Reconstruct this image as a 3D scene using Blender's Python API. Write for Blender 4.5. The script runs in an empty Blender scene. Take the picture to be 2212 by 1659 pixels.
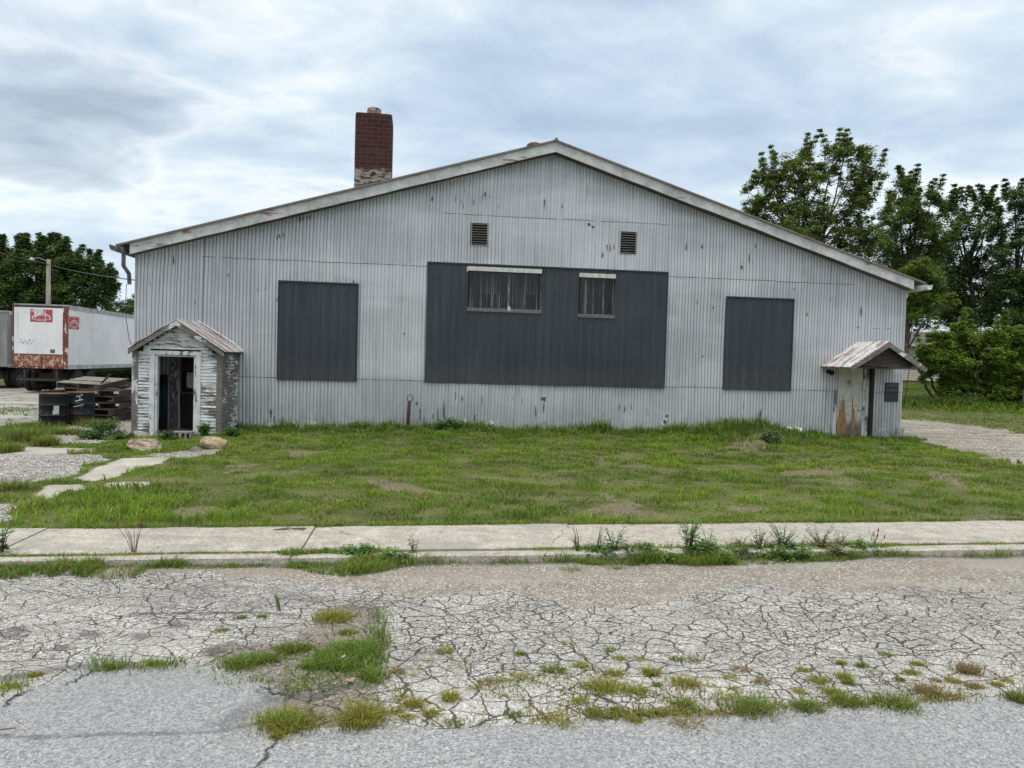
import bpy, bmesh, math, random
import numpy as np
from mathutils import Vector, Matrix, noise as mnoise
random.seed(7)
R = math.radians
scene = bpy.context.scene
COL = scene.collection

# ------------------------------------------------------------------ camera
# picture measured on a 2212 x 1659 grid; focal length in those pixels
FP, CX, CY, CAMH = 1620.0, 1106.0, 829.5, 2.0
PITCH, ROLL = 1.8, 1.6
cam_d = bpy.data.cameras.new('camera'); cam = bpy.data.objects.new('camera', cam_d)
COL.objects.link(cam); scene.camera = cam
cam_d.sensor_width = 36.0; cam_d.lens = FP / 2212.0 * 36.0
cam_d.clip_start = 0.05; cam_d.clip_end = 3000
CM = Matrix.Rotation(R(90 - PITCH), 4, 'X') @ Matrix.Rotation(R(ROLL), 4, 'Z')
cam.matrix_world = Matrix.Translation((0, 0, CAMH)) @ CM
CR = np.array([[CM[i][j] for j in range(3)] for i in range(3)])

def ray(px, py):
    d = CR @ np.array([(px - CX) / FP, -(py - CY) / FP, -1.0])
    return d
def G(px, py, z=0.0):                      # point of the ground at height z
    d = ray(px, py); t = (z - CAMH) / d[2]
    return Vector((d[0] * t, d[1] * t, z))
def D(px, py, Y):                          # point at distance Y
    d = ray(px, py); t = Y / d[1]
    return Vector((d[0] * t, Y, CAMH + d[2] * t))
def P(x, y, z):                            # world -> picture (arrays)
    q = np.stack([x, y, z - CAMH], -1) @ CR
    w = np.maximum(-q[..., 2], 0.05)
    return CX + FP * q[..., 0] / w, CY - FP * q[..., 1] / w

YAW = 7.0
BO = Vector((0, 20, 0)); WD = Vector((math.cos(R(YAW)), math.sin(R(YAW)), 0)); ND = Vector((math.sin(R(YAW)), -math.cos(R(YAW)), 0))
def W(px, py, off=0.0):                    # picture -> (s, z) on the front wall's plane moved off towards the street
    d = Vector(ray(px, py)); o = BO + ND * off - Vector((0, 0, CAMH))
    t = o.dot(ND) / d.dot(ND)
    q = d * t - o
    return q.dot(WD), q.z

# ------------------------------------------------------------------ numpy noise
def _h(ix, iy, s):
    n = (ix.astype(np.int64) * 374761393 + iy.astype(np.int64) * 668265263 + s * 974634777) & 0x7fffffff
    n = ((n ^ (n >> 13)) * 1274126177) & 0x7fffffff
    return ((n ^ (n >> 16)) & 0xffff) / 65535.0
def vn(x, y, s=0):
    x = np.asarray(x, float); y = np.asarray(y, float)
    ix = np.floor(x); iy = np.floor(y); fx = x - ix; fy = y - iy
    fx = fx * fx * (3 - 2 * fx); fy = fy * fy * (3 - 2 * fy)
    a = _h(ix, iy, s); b = _h(ix + 1, iy, s); c = _h(ix, iy + 1, s); d = _h(ix + 1, iy + 1, s)
    return (a * (1 - fx) + b * fx) * (1 - fy) + (c * (1 - fx) + d * fx) * fy
def fbm(x, y, o=4, s=0):
    t = 0; a = .5; w = 0
    for k in range(o):
        t = t + a * vn(x * 2 ** k + 17.3 * k, y * 2 ** k - 9.1 * k, s + k); w += a; a *= .5
    return t / w
def sstep(a, b, x):
    t = np.clip((x - a) / (b - a), 0, 1); return t * t * (3 - 2 * t)
def inpoly(px, py, poly):
    c = np.zeros(np.shape(px), bool); n = len(poly)
    for i in range(n):
        x0, y0 = poly[i]; x1, y1 = poly[(i + 1) % n]
        if y0 == y1: continue
        k = ((y0 > py) != (y1 > py)) & (px < (x1 - x0) * (py - y0) / (y1 - y0) + x0)
        c ^= k
    return c

# ------------------------------------------------------------------ object helpers
def link(name, me, mat=None, parent=None, loc=None, rotz=0):
    o = bpy.data.objects.new(name, me); COL.objects.link(o)
    if mat is not None and me is not None: me.materials.append(mat)
    if parent: o.parent = parent
    if loc is not None: o.location = loc
    if rotz: o.rotation_euler = (0, 0, rotz)
    return o
def tag(o, label=None, cat=None, group=None, kind=None):
    if label: o['label'] = label
    if cat: o['category'] = cat
    if group: o['group'] = group
    if kind: o['kind'] = kind
    return o
def empty(name, loc, label, cat, rotz=0, group=None):
    o = link(name, None, None, None, loc, rotz); return tag(o, label, cat, group)
def npmesh(name, V, F, col=None, smooth=False):
    """V (n,3), F (m,k) constant k, col (n,3) point colours"""
    me = bpy.data.meshes.new(name); V = np.asarray(V, np.float32); F = np.asarray(F, np.int32)
    m, k = F.shape
    me.vertices.add(len(V)); me.vertices.foreach_set('co', V.ravel())
    me.loops.add(m * k); me.loops.foreach_set('vertex_index', F.ravel())
    me.polygons.add(m); me.polygons.foreach_set('loop_start', np.arange(0, m * k, k, dtype=np.int32))
    me.polygons.foreach_set('use_smooth', np.full(m, bool(smooth)))
    if col is not None:
        for nm, c in (col.items() if isinstance(col, dict) else [('col', col)]):
            a = me.attributes.new(nm, 'FLOAT_COLOR', 'POINT')
            c4 = np.ones((len(V), 4), np.float32); c4[:, :3] = c; a.data.foreach_set('color', c4.ravel())
    me.update(calc_edges=True); me.validate()
    return me
class MB:
    def __init__(s): s.v = []; s.f = []
    def add(s, vs, fs):
        n = len(s.v); s.v += [tuple(v) for v in vs]; s.f += [tuple(i + n for i in f) for f in fs]; return s
    def box(s, c, d, M=None, j=0.0):
        x, y, z = d[0] / 2, d[1] / 2, d[2] / 2; vs = []
        for k in range(8):
            v = Vector((x if k & 1 else -x, y if k & 2 else -y, z if k & 4 else -z))
            if j: v += Vector([random.uniform(-j, j) for _ in range(3)])
            if M is not None: v = M @ v
            vs.append(v + Vector(c))
        return s.add(vs, [(0, 2, 3, 1), (4, 5, 7, 6), (0, 1, 5, 4), (2, 6, 7, 3), (0, 4, 6, 2), (1, 3, 7, 5)])
    def bb(s, a, b):
        a = Vector(a); b = Vector(b); return s.box((a + b) / 2, [abs(b[i] - a[i]) for i in range(3)])
    def prism(s, poly, axis, a, b):
        """poly: list of 2D points; extruded along axis (0,1,2) from a to b"""
        n = len(poly); o = [i for i in range(3) if i != axis]; vs = []
        for t in (a, b):
            for p in poly:
                v = [0, 0, 0]; v[axis] = t; v[o[0]] = p[0]; v[o[1]] = p[1]; vs.append(v)
        fs = [tuple(range(n))[::-1], tuple(range(n, 2 * n))] + [(i, (i + 1) % n, n + (i + 1) % n, n + i) for i in range(n)]
        return s.add(vs, fs)
    def tube(s, pts, r, n=8, cap=True):
        pts = [Vector(p) for p in pts]; rs = r if isinstance(r, (list, tuple)) else [r] * len(pts)
        vs = []; fs = []; u = None
        for i, p in enumerate(pts):
            t = (pts[min(i + 1, len(pts) - 1)] - pts[max(i - 1, 0)])
            t = t.normalized() if t.length > 1e-9 else Vector((0, 0, 1))
            if u is None: u = t.orthogonal().normalized()
            u = (u - t * u.dot(t)); u = u.normalized() if u.length > 1e-6 else t.orthogonal().normalized()
            w = t.cross(u)
            for k in range(n):
                a = 2 * math.pi * k / n; vs.append(p + (u * math.cos(a) + w * math.sin(a)) * rs[i])
        for i in range(len(pts) - 1):
            for k in range(n):
                fs.append((i * n + k, i * n + (k + 1) % n, (i + 1) * n + (k + 1) % n, (i + 1) * n + k))
        if cap: fs += [tuple(range(n))[::-1], tuple(range((len(pts) - 1) * n, len(pts) * n))]
        return s.add(vs, fs)
    def lathe(s, prof, c=(0, 0, 0), n=40):
        vs = []; fs = []; c = Vector(c)
        for r, z in prof:
            for k in range(n):
                a = 2 * math.pi * k / n; vs.append(c + Vector((r * math.cos(a), r * math.sin(a), z)))
        for i in range(len(prof) - 1):
            for k in range(n): fs.append((i * n + k, i * n + (k + 1) % n, (i + 1) * n + (k + 1) % n, (i + 1) * n + k))
        return s.add(vs, fs)
    def build(s, name, mat, parent=None, smooth=False, loc=None, rotz=0, off=None, bevel=0):
        me = bpy.data.meshes.new(name)
        V = [(v[0] - off[0], v[1] - off[1], v[2] - off[2]) for v in s.v] if off is not None else s.v
        me.from_pydata(V, [], s.f); me.validate(); me.update()
        if smooth:
            for p in me.polygons: p.use_smooth = True
        o = link(name, me, mat, parent, loc, rotz)
        if bevel:
            m = o.modifiers.new('b', 'BEVEL'); m.width = bevel; m.segments = 2; m.limit_method = 'ANGLE'
        return o

# ------------------------------------------------------------------ material helpers
class NT:
    def __init__(s, nt): s.t = nt
    def n(s, typ, ins=None, **pr):
        o = s.t.nodes.new('ShaderNode' + typ)
        for k, v in pr.items(): setattr(o, k, v)
        for k, v in (ins or {}).items():
            so = o.inputs[k]
            if isinstance(v, bpy.types.NodeSocket): s.t.links.new(v, so)
            elif isinstance(v, (tuple, list)) and len(v) == 3 and so.type == 'RGBA': so.default_value = (*v, 1)
            else: so.default_value = v
        return o
    def obj(s): return s.n('TexCoord').outputs['Object']
    def pos(s): return s.n('NewGeometry').outputs['Position']
    def att(s, a='col'): return s.n('Attribute', attribute_name=a).outputs['Color']
    def map(s, v, sc=(1, 1, 1), rot=(0, 0, 0), loc=(0, 0, 0)):
        return s.n('Mapping', {'Vector': v, 'Scale': sc, 'Rotation': rot, 'Location': loc}).outputs[0]
    def noise(s, v, sc, det=4, ro=.55, di=0):
        return s.n('TexNoise', {'Vector': v, 'Scale': sc, 'Detail': det, 'Roughness': ro, 'Distortion': di}).outputs[0]
    def noisec(s, v, sc, det=2):
        return s.n('TexNoise', {'Vector': v, 'Scale': sc, 'Detail': det}).outputs[1]
    def vor(s, v, sc, feat='F1', out='Distance', rnd=1, dim='3D'):
        return s.n('TexVoronoi', {'Vector': v, 'Scale': sc, 'Randomness': rnd}, feature=feat, voronoi_dimensions=dim).outputs[out]
    def m(s, op, a, b=0.0, c=0.0, clamp=False):
        return s.n('Math', {0: a, 1: b, 2: c}, operation=op, use_clamp=clamp).outputs[0]
    def vm(s, op, a, b=(0, 0, 0)):
        return s.n('VectorMath', {0: a, 1: b}, operation=op).outputs[0]
    def st(s, x, a, b, lo=0., hi=1.):
        return s.n('MapRange', {0: x, 1: a, 2: b, 3: lo, 4: hi}, interpolation_type='SMOOTHSTEP').outputs[0]
    def ramp(s, f, st):
        o = s.n('ValToRGB', {'Fac': f}); e = o.color_ramp.elements
        while len(e) < len(st): e.new(.5)
        for el, (p, c) in zip(e, st): el.position = p; el.color = (*c, 1) if len(c) == 3 else c
        return o.outputs[0]
    def mix(s, f, a, b, mode='MIX'):
        o = s.n('Mix', None, data_type='RGBA', blend_type=mode)
        for k, v in ((0, f), (6, a), (7, b)):
            so = o.inputs[k]
            if isinstance(v, bpy.types.NodeSocket): s.t.links.new(v, so)
            elif isinstance(v, (tuple, list)): so.default_value = (*v, 1)
            else: so.default_value = v
        return o.outputs[2]
    def sep(s, v): return s.n('SeparateXYZ', {0: v}).outputs
    def comb(s, x=0., y=0., z=0.): return s.n('CombineXYZ', {0: x, 1: y, 2: z}).outputs[0]
def mat(name, fn=None, col=(.5, .5, .5), rough=.7, metal=0., bump=None, bd=.01, spec=.5):
    m = bpy.data.materials.new(name); m.use_nodes = True; nt = m.node_tree; b = nt.nodes['Principled BSDF']; T = NT(nt)
    b.inputs['Base Color'].default_value = (*col, 1); b.inputs['Roughness'].default_value = rough
    b.inputs['Metallic'].default_value = metal; b.inputs['Specular IOR Level'].default_value = spec
    if fn:
        r = fn(T) or {}
        for k, v in r.items():
            if k == 'bump':
                h, st, ds = v
                bp = T.n('Bump', {'Height': h, 'Strength': st, 'Distance': ds}); nt.links.new(bp.outputs[0], b.inputs['Normal'])
            elif isinstance(v, bpy.types.NodeSocket): nt.links.new(v, b.inputs[k])
            else: b.inputs[k].default_value = (*v, 1) if isinstance(v, tuple) else v
    return m

# ------------------------------------------------------------------ world, sun
w = bpy.data.worlds.new('World'); scene.world = w; w.use_nodes = True
T = NT(w.node_tree); w.node_tree.nodes.clear()
SUN_EL, SUN_AZ = 70.0, 205.0           # azimuth clockwise from +Y: behind the camera, a little to its left
sky = T.n('TexSky', None, sky_type='NISHITA', sun_disc=False, sun_elevation=R(SUN_EL), sun_rotation=R(SUN_AZ), air_density=1.0, dust_density=1.5)
gen = T.n('TexCoord').outputs['Generated']
sx, sy, sz = T.sep(gen)
den = T.m('ADD', T.m('MAXIMUM', sz, 0.0), .22)
cv = T.comb(T.m('DIVIDE', sx, den), T.m('DIVIDE', sy, den), 0.0)
cv = T.map(cv, (.8, 1.15, 1), (0, 0, .35), (3.1, 1.7, 0))
big = T.noise(cv, .95, 3, .5, .2)
mid = T.noise(cv, 2.3, 8, .56, .45)
fin = T.noise(T.map(cv, (1.3, .9, 1), loc=(8, 3, 1)), 4.2, 9, .6, .6)
dens = T.m('ADD', T.m('MULTIPLY', big, .50), T.m('ADD', T.m('MULTIPLY', mid, .34), T.m('MULTIPLY', fin, .18)))
cloud = T.ramp(dens, [(.37, (.42, .53, .67)), (.44, (.53, .64, .76)), (.49, (.64, .75, .83)), (.535, (.81, .87, .91)), (.58, (.60, .69, .76)), (.66, (.40, .48, .56))])
lift = T.ramp(T.noise(T.map(cv, loc=(5, 9, 0)), 1.7, 6, .55, .3), [(.35, (.84, .86, .90)), (.65, (1.10, 1.07, 1.04))])
cloud = T.mix(1.0, cloud, lift, 'MULTIPLY')
hz = T.st(sz, 0.0, .28, 1, 0)
cloud = T.mix(T.m('MULTIPLY', hz, .55), cloud, (.74, .83, .90)); cloud = T.mix(T.m('MULTIPLY', T.st(sy, -.1, -.5), T.st(sz, .30, .0)), cloud, (.22, .25, .26))
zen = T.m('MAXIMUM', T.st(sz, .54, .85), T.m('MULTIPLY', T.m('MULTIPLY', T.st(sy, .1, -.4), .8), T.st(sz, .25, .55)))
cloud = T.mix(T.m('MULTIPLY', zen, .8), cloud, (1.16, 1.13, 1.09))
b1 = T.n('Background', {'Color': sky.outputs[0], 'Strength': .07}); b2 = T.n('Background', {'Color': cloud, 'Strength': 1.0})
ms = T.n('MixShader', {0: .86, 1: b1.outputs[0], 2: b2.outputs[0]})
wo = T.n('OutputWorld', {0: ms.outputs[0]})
sd = bpy.data.lights.new('sun', 'SUN'); sd.energy = 1.2; sd.angle = R(22); sd.color = (1, .95, .86)
so = bpy.data.objects.new('sun', sd); COL.objects.link(so); so.location = (0, 0, 40)
dirv = Vector((math.sin(R(SUN_AZ)) * math.cos(R(SUN_EL)), math.cos(R(SUN_AZ)) * math.cos(R(SUN_EL)), math.sin(R(SUN_EL))))
so.rotation_euler = dirv.to_track_quat('Z', 'Y').to_euler()
scene.view_settings.view_transform = 'Standard'; scene.view_settings.look = 'None'
scene.view_settings.exposure = 0.36; scene.view_settings.gamma = 1
scene.cycles.use_denoising = True
scene.cycles.max_bounces = 6; scene.cycles.transparent_max_bounces = 12
# ================================================================== GROUND, ROAD, PAVEMENT
def line(p, q, z):
    a = G(*p, z); b = G(*q, z); k = (b.y - a.y) / (b.x - a.x)
    return lambda x: a.y + k * (x - a.x)
SWZ, KZ = .10, .095
y_swfar = line((0, 1141), (2212, 1122), SWZ)
y_swnear = line((100, 1195.5), (2050, 1170.5), SWZ)
y_kfar = line((100, 1201), (2050, 1176), KZ)
y_knear = line((100, 1209), (2050, 1186), KZ)

def terrain(x, y):
    x = np.asarray(x, float); y = np.asarray(y, float)
    z = .075 - .06 * sstep(-6.5, -10, x) * sstep(10, 13, y)
    z = z - .05 * sstep(24, 30, y)
    z = z + (fbm(x * .9, y * .9, 3, 5) - .5) * .05 + (fbm(x * 4, y * 4, 2, 6) - .5) * .02
    m = G(1615, 950); z = z + .26 * np.exp(-(((x - m.x) / 1.1) ** 2 + ((y - m.y) / .55) ** 2))
    m = G(1660, 968); z = z + .14 * np.exp(-(((x - m.x) / .5) ** 2 + ((y - m.y) / .5) ** 2))
    wl = (x - BO.x) * ND.x + (y - BO.y) * ND.y
    z = z + .07 * sstep(2.2, .2, wl) * sstep(-.5, .0, wl) * sstep(-6, -4, x) * sstep(9, 6, x)
    z = z + 1.0 * sstep(34, 60, y) * sstep(4, 12, x)
    z = z + .35 * sstep(34.5, 38, y) * sstep(10, 16, x) * (1 - sstep(38, 48, y))
    return np.where(y < y_swfar(x) + .02, -.07, z)

P_YARD = [(-9000, 834), (1300, 834), (1300, 880), (290, 899), (240, 903), (150, 916), (60, 919), (0, 925), (-500, 940), (-9000, 1100)]
P_GRAV = [[(-900, 965), (0, 972), (60, 981), (215, 981), (232, 990), (180, 1012), (120, 1032), (60, 1042), (0, 1052), (-900, 1090)],
          [(120, 940), (150, 921), (215, 905), (290, 896), (420, 896), (420, 940), (300, 948), (250, 942), (225, 955), (120, 962)],
          [(340, 976), (470, 968), (470, 979), (420, 988), (340, 992)],
          [(-900, 1085), (0, 1088), (28, 1096), (24, 1122), (0, 1130), (-900, 1160)]]
P_SLAB = [[(22, 975), (60, 966), (205, 968), (214, 975), (60, 984), (30, 984)],
          [(160, 1034), (205, 1012), (262, 990), (372, 988), (352, 1000), (300, 1012), (250, 1030), (200, 1040)],
          [(70, 1073), (108, 1048), (178, 1046), (185, 1056), (140, 1062), (110, 1078)],
          [(222, 1050), (235, 1042), (330, 1041), (322, 1050), (285, 1056), (235, 1056)]]
P_ROADR = [(1800, 896), (1945, 904), (2040, 911), (2212, 934), (3000, 1010), (6000, 1320), (6000, 2000), (3000, 1190), (2212, 1008), (2120, 985), (2060, 970), (2010, 957), (1955, 944), (1880, 944), (1800, 920)]
P_DIRT = [[(1685, 1016), (1760, 1008), (1900, 1012), (1925, 1020), (1800, 1026), (1700, 1026)],
          [(1975, 1018), (2050, 1022), (2105, 1040), (2080, 1052), (2010, 1036)],
          [(2110, 1052), (2145, 1050), (2150, 1062), (2115, 1066)],
          [(345, 1112), (400, 1098), (460, 1096), (440, 1112), (370, 1122)],
          [(770, 1040), (860, 1040), (930, 1050), (950, 1060), (860, 1056)],
          [(1255, 1095), (1330, 1085), (1420, 1092), (1380, 1112), (1290, 1114)],
          [(1280, 1075), (1300, 1060), (1340, 1064), (1320, 1078)],
          [(1585, 945), (1640, 938), (1665, 955), (1640, 975), (1560, 980), (1570, 962)],
          [(700, 1078), (760, 1075), (770, 1086), (720, 1090)], [(1590, 1094), (1640, 1090), (1650, 1100), (1600, 1106)],
          [(1690, 990), (1730, 988), (1760, 996), (1700, 1000)], [(480, 1012), (540, 1006), (560, 1014), (500, 1024)],
          [(640, 975), (690, 972), (710, 980), (650, 984)]]
def zones(x, y, z=None):
    x = np.asarray(x, float); y = np.asarray(y, float)
    if z is None: z = terrain(x, y)
    px, py = P(x, y, z)
    n1 = fbm(x * 1.7, y * 1.7, 4, 21) - .5; n2 = fbm(x * 1.7 + 40, y * 1.7, 4, 22) - .5
    qx = px + n1 * 70; qy = py + n2 * 16; front = y > 2
    grav = np.zeros(x.shape); slab = np.zeros(x.shape); road = np.zeros(x.shape); dirt = np.zeros(x.shape)
    yard = (inpoly(px, py + n2 * 5, P_YARD) & front).astype(float)
    for p in P_GRAV: grav = np.maximum(grav, inpoly(qx, qy, p) & front)
    for p in P_SLAB: slab = np.maximum(slab, inpoly(px + n1 * 16, py + n2 * 4, p) & front)
    road = (inpoly(px + n1 * 90, py + n2 * 14, P_ROADR) & front).astype(float)
    for p in P_DIRT: dirt = np.maximum(dirt, inpoly(px + n1 * 110, py + n2 * 26, p) & front)
    worn = sstep(.53, .68, fbm(x * .9, y * 2.2, 5, 33)) * .6 * (.35 + .65 * sstep(-1, 4, x + fbm(x * .3, y * .3, 2, 34) * 4))
    wl = (x - BO.x) * ND.x + (y - BO.y) * ND.y
    worn = worn * sstep(1.2, 2.5, wl)
    dirt = np.maximum(dirt, worn); grav = grav * (1 - slab)
    return dict(grav=grav, slab=slab, yard=yard * (1 - grav), road=road, dirt=dirt * (1 - grav) * (1 - slab), px=px, py=py, z=z, wl=wl)

def geomspace2(a, b, n): return list(a + (b - a) * (np.linspace(0, 1, n) ** 2.6))
def axis(lo, hi, step, LO, HI, n=26):
    mid_ = list(np.arange(lo, hi + 1e-6, step))
    return np.array(geomspace2(lo - step, LO, n)[::-1] + mid_ + geomspace2(hi + step, HI, n))
def gridmesh(name, X, V, yf, zf, colf):
    XX, VV = np.meshgrid(X, V); YY = yf(XX) + VV; ZZ = zf(XX, YY)
    n, m = XX.shape; idx = np.arange(n * m).reshape(n, m)
    F = np.stack([idx[:-1, :-1], idx[:-1, 1:], idx[1:, 1:], idx[1:, :-1]], -1).reshape(-1, 4)
    return npmesh(name, np.stack([XX, YY, ZZ], -1).reshape(-1, 3), F, colf(XX.ravel(), YY.ravel(), ZZ.ravel()), True)

def ground_cols(x, y, z):
    q = zones(x, y, z)
    return {'zone': np.stack([q['grav'], np.maximum(q['slab'], q['yard']), q['dirt']], -1), 'zone2': np.stack([q['road'], q['yard'], q['slab']], -1)}
def m_ground(T):
    p = T.pos(); z1 = T.sep(T.att('zone')); z2 = T.sep(T.att('zone2'))
    n = T.noise(p, 1.3, 5); f = T.noise(p, 26, 5, .7); ff = T.noise(p, 90, 2, .6)
    grass = T.ramp(T.m('ADD', T.m('MULTIPLY', n, .5), T.m('MULTIPLY', f, .5)), [(.35, (.050, .060, .020)), (.5, (.11, .125, .04)), (.65, (.20, .19, .09))])
    dirt = T.ramp(f, [(.3, (.09, .075, .05)), (.5, (.20, .17, .115)), (.7, (.36, .31, .235))])
    vc = T.n('TexVoronoi', {'Vector': p, 'Scale': 19.0}); vd = T.vor(p, 19.0, 'DISTANCE_TO_EDGE', dim='2D')
    st = T.ramp(T.sep(vc.outputs['Color'])[0], [(0, (.24, .22, .19)), (.4, (.50, .48, .44)), (.8, (.70, .68, .64)), (1, (.84, .83, .80))])
    grav = T.mix(T.st(vd, .0, .11, 1, 0), st, (.10, .09, .075)); grav = T.mix(T.st(n, .5, .7, 0, .5), grav, (.33, .29, .23))
    conc = T.ramp(T.m('ADD', T.m('MULTIPLY', n, .6), T.m('MULTIPLY', f, .4)), [(.32, (.24, .23, .20)), (.5, (.44, .42, .37)), (.66, (.60, .57, .50))])
    ck = T.vor(T.vm('ADD', T.map(p, (.34, .22, 1)), T.vm('SCALE', T.noisec(p, .9), (0, 0, 0))), 1.0, 'DISTANCE_TO_EDGE', dim='2D')
    ck = T.m('MULTIPLY', T.st(ck, .004, .02, 1, 0), z2[1])
    yard = T.ramp(T.noise(T.map(p, (.25, .9, 1)), 1.0, 5), [(.3, (.20, .19, .17)), (.5, (.34, .33, .30)), (.7, (.46, .44, .40))])
    conc = T.mix(z2[1], conc, yard); conc = T.mix(ck, conc, (.05, .05, .035))
    rd = T.ramp(T.m('ADD', T.m('MULTIPLY', T.noise(T.map(p, (.55, 1.1, 1)), 1.0, 7, .75), .6), T.m('MULTIPLY', f, .4)), [(.36, (.11, .095, .075)), (.45, (.235, .21, .17)), (.53, (.33, .30, .255)), (.64, (.58, .55, .50))])
    c = T.mix(T.m('MULTIPLY', T.st(T.m('ADD', z1[2], T.m('MULTIPLY', T.m('SUBTRACT', f, .5), 1.2)), .2, .9), .8), grass, dirt)
    c = T.mix(T.st(T.m('ADD', z2[0], T.m('MULTIPLY', T.m('SUBTRACT', f, .5), .9)), .4, .6), c, rd)
    c = T.mix(T.st(T.m('ADD', z1[1], T.m('MULTIPLY', T.m('SUBTRACT', f, .5), .4)), .4, .6), c, conc)
    c = T.mix(T.st(T.m('ADD', z1[0], T.m('MULTIPLY', T.m('SUBTRACT', f, .5), .9)), .4, .6), c, grav)
    h = T.m('ADD', T.m('MULTIPLY', f, 1.0), T.m('MULTIPLY', T.m('MULTIPLY', T.st(vd, 0, .2), z1[0]), 1.5))
    return {'Base Color': c, 'bump': (h, .9, .02)}
M = {}
M['ground'] = mat('ground_soil', m_ground, rough=.95, spec=.2)
gx = axis(-17, 21, .07, -900, 900); gv = axis(0, 15.5, .07, -300, 1400)
gme = gridmesh('ground', gx, gv, y_swfar, terrain, ground_cols)
tag(link('ground', gme, M['ground']), kind='structure')

# ---- concrete slabs set in the weeds are part of the ground sheet; the street below
PX_SAND = [(-5000, 1205), (0, 1216), (1000, 1200), (2212, 1180), (6000, 1120), (6000, 1330), (2212, 1283), (1950, 1274), (1750, 1281), (1640, 1262), (1560, 1268), (1480, 1296), (1350, 1310), (1230, 1306), (1120, 1288), (1010, 1282), (900, 1285), (820, 1272), (700, 1262), (560, 1258), (420, 1240), (250, 1236), (0, 1238), (-5000, 1300)]
PX_PATCH = [(-3000, 1620), (0, 1520), (60, 1498), (180, 1448), (290, 1436), (430, 1442), (540, 1465), (612, 1492), (618, 1520), (585, 1548), (620, 1575), (830, 1566), (960, 1572), (1120, 1568), (1300, 1548), (1420, 1538), (1560, 1545), (1700, 1528), (1900, 1520), (2100, 1505), (2212, 1497), (6000, 1380), (9000, 4000), (9000, 60000), (-9000, 60000)]
PX_DARK = [(262, 1300), (300, 1272), (420, 1262), (600, 1272), (760, 1278), (835, 1290), (960, 1300), (830, 1318), (700, 1308), (560, 1322), (400, 1326), (280, 1322)]
PX_EDGE = [(278, 1326), (400, 1327), (560, 1324), (640, 1330)]
PX_HOLE = [(430, 1420), (520, 1392), (640, 1375), (700, 1300), (830, 1296), (830, 1400), (818, 1500), (830, 1565), (560, 1572), (600, 1500), (520, 1462)]
def segd(px, py, pts):
    d = np.full(np.shape(px), 1e9)
    for (x0, y0), (x1, y1) in zip(pts[:-1], pts[1:]):
        vx, vy = x1 - x0, (y1 - y0) * 2.2; t = np.clip(((px - x0) * vx + (py - y0) * 2.2 * vy) / (vx * vx + vy * vy), 0, 1)
        d = np.minimum(d, np.hypot(px - x0 - t * vx, (py - y0) * 2.2 - t * vy))
    return d
def road_cols(x, y, z):
    px, py = P(x, y, z); f = y > 1.5; py = np.where(f, py, 5000)
    n1 = fbm(x * 2.5, y * 2.5, 4, 41) - .5; n2 = fbm(x * 2.5 + 30, y * 2.5, 4, 42) - .5; sc = np.clip(8 / np.maximum(y, 1.5), .5, 3)
    qx = px + n1 * 70 * sc; qy = py + n2 * 30 * sc
    sand = inpoly(qx, qy, PX_SAND).astype(float)
    new = inpoly(px + n1 * 25 * sc, py + n2 * 10 * sc, PX_PATCH).astype(float)
    hole = inpoly(px + n1 * 80 * sc, py + n2 * 40 * sc, PX_HOLE).astype(float) * .8
    dark = inpoly(qx, qy, PX_DARK) * .45
    dark = np.maximum(dark, sstep(9, 3, segd(px + n1 * 20, py + n2 * 8, PX_EDGE)) * 1.0)
    dark = np.maximum(dark, .75 * sstep(16, 5, segd(px + n1 * 30, py + n2 * 10, [(-200, 1590), (100, 1590), (300, 1586), (480, 1577), (560, 1560)])))
    dark = np.maximum(dark, .6 * sstep(75, 12, segd(px + n1 * 60, py + n2 * 20, [(480, 1560), (580, 1520), (640, 1490)])))
    dark = np.maximum(dark, .8 * sstep(26, 8, segd(px + n1 * 60, py + n2 * 25, [(-60, 1478), (60, 1462), (140, 1448), (260, 1438), (330, 1430)])))
    dark = np.maximum(dark, .55 * sstep(30, 10, segd(px + n1 * 60, py + n2 * 25, [(690, 1290), (800, 1296), (822, 1330), (824, 1420)])))
    dark = np.maximum(dark, .8 * sstep(30, 6, segd(px + n1 * 60, py + n2 * 25, [(560, 1488), (590, 1510), (680, 1506), (760, 1480)])))
    gd = y_knear(x) - y; dark = np.maximum(dark, .95 * sstep(.20, .02, gd + n1 * .12) * (gd > -.2)); dark = np.maximum(dark, .35 * sstep(.7, .1, gd + n2 * .5) * (gd > -.2))
    for c in [(310, 1377), (190, 1370), (40, 1359), (20, 1372), (380, 1352), (135, 1400), (470, 1407)]:
        dark = np.maximum(dark, .85 * sstep(42, 12, np.hypot(px - c[0] + n1 * 40, (py - c[1]) * 3.2 + n2 * 20)))
    crack = np.clip(.72 + .28 * sstep(600, 900, px + n1 * 300) + .5 * sstep(1330, 1400, py) * sstep(500, 900, px), 0, 1) * (1 - sand) * (1 - new * .97)
    white = sstep(.4, .6, fbm(x * .8, y * 1.6, 3, 47)) * sstep(1290, 1340, py) * sstep(600, 420, px) + sstep(1410, 1500, py) * (1 - new) * sstep(800, 900, px) * .8
    return {'zone': np.stack([sand, new, hole], -1), 'zone2': np.stack([dark, crack, np.clip(white, 0, 1)], -1)}
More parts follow.
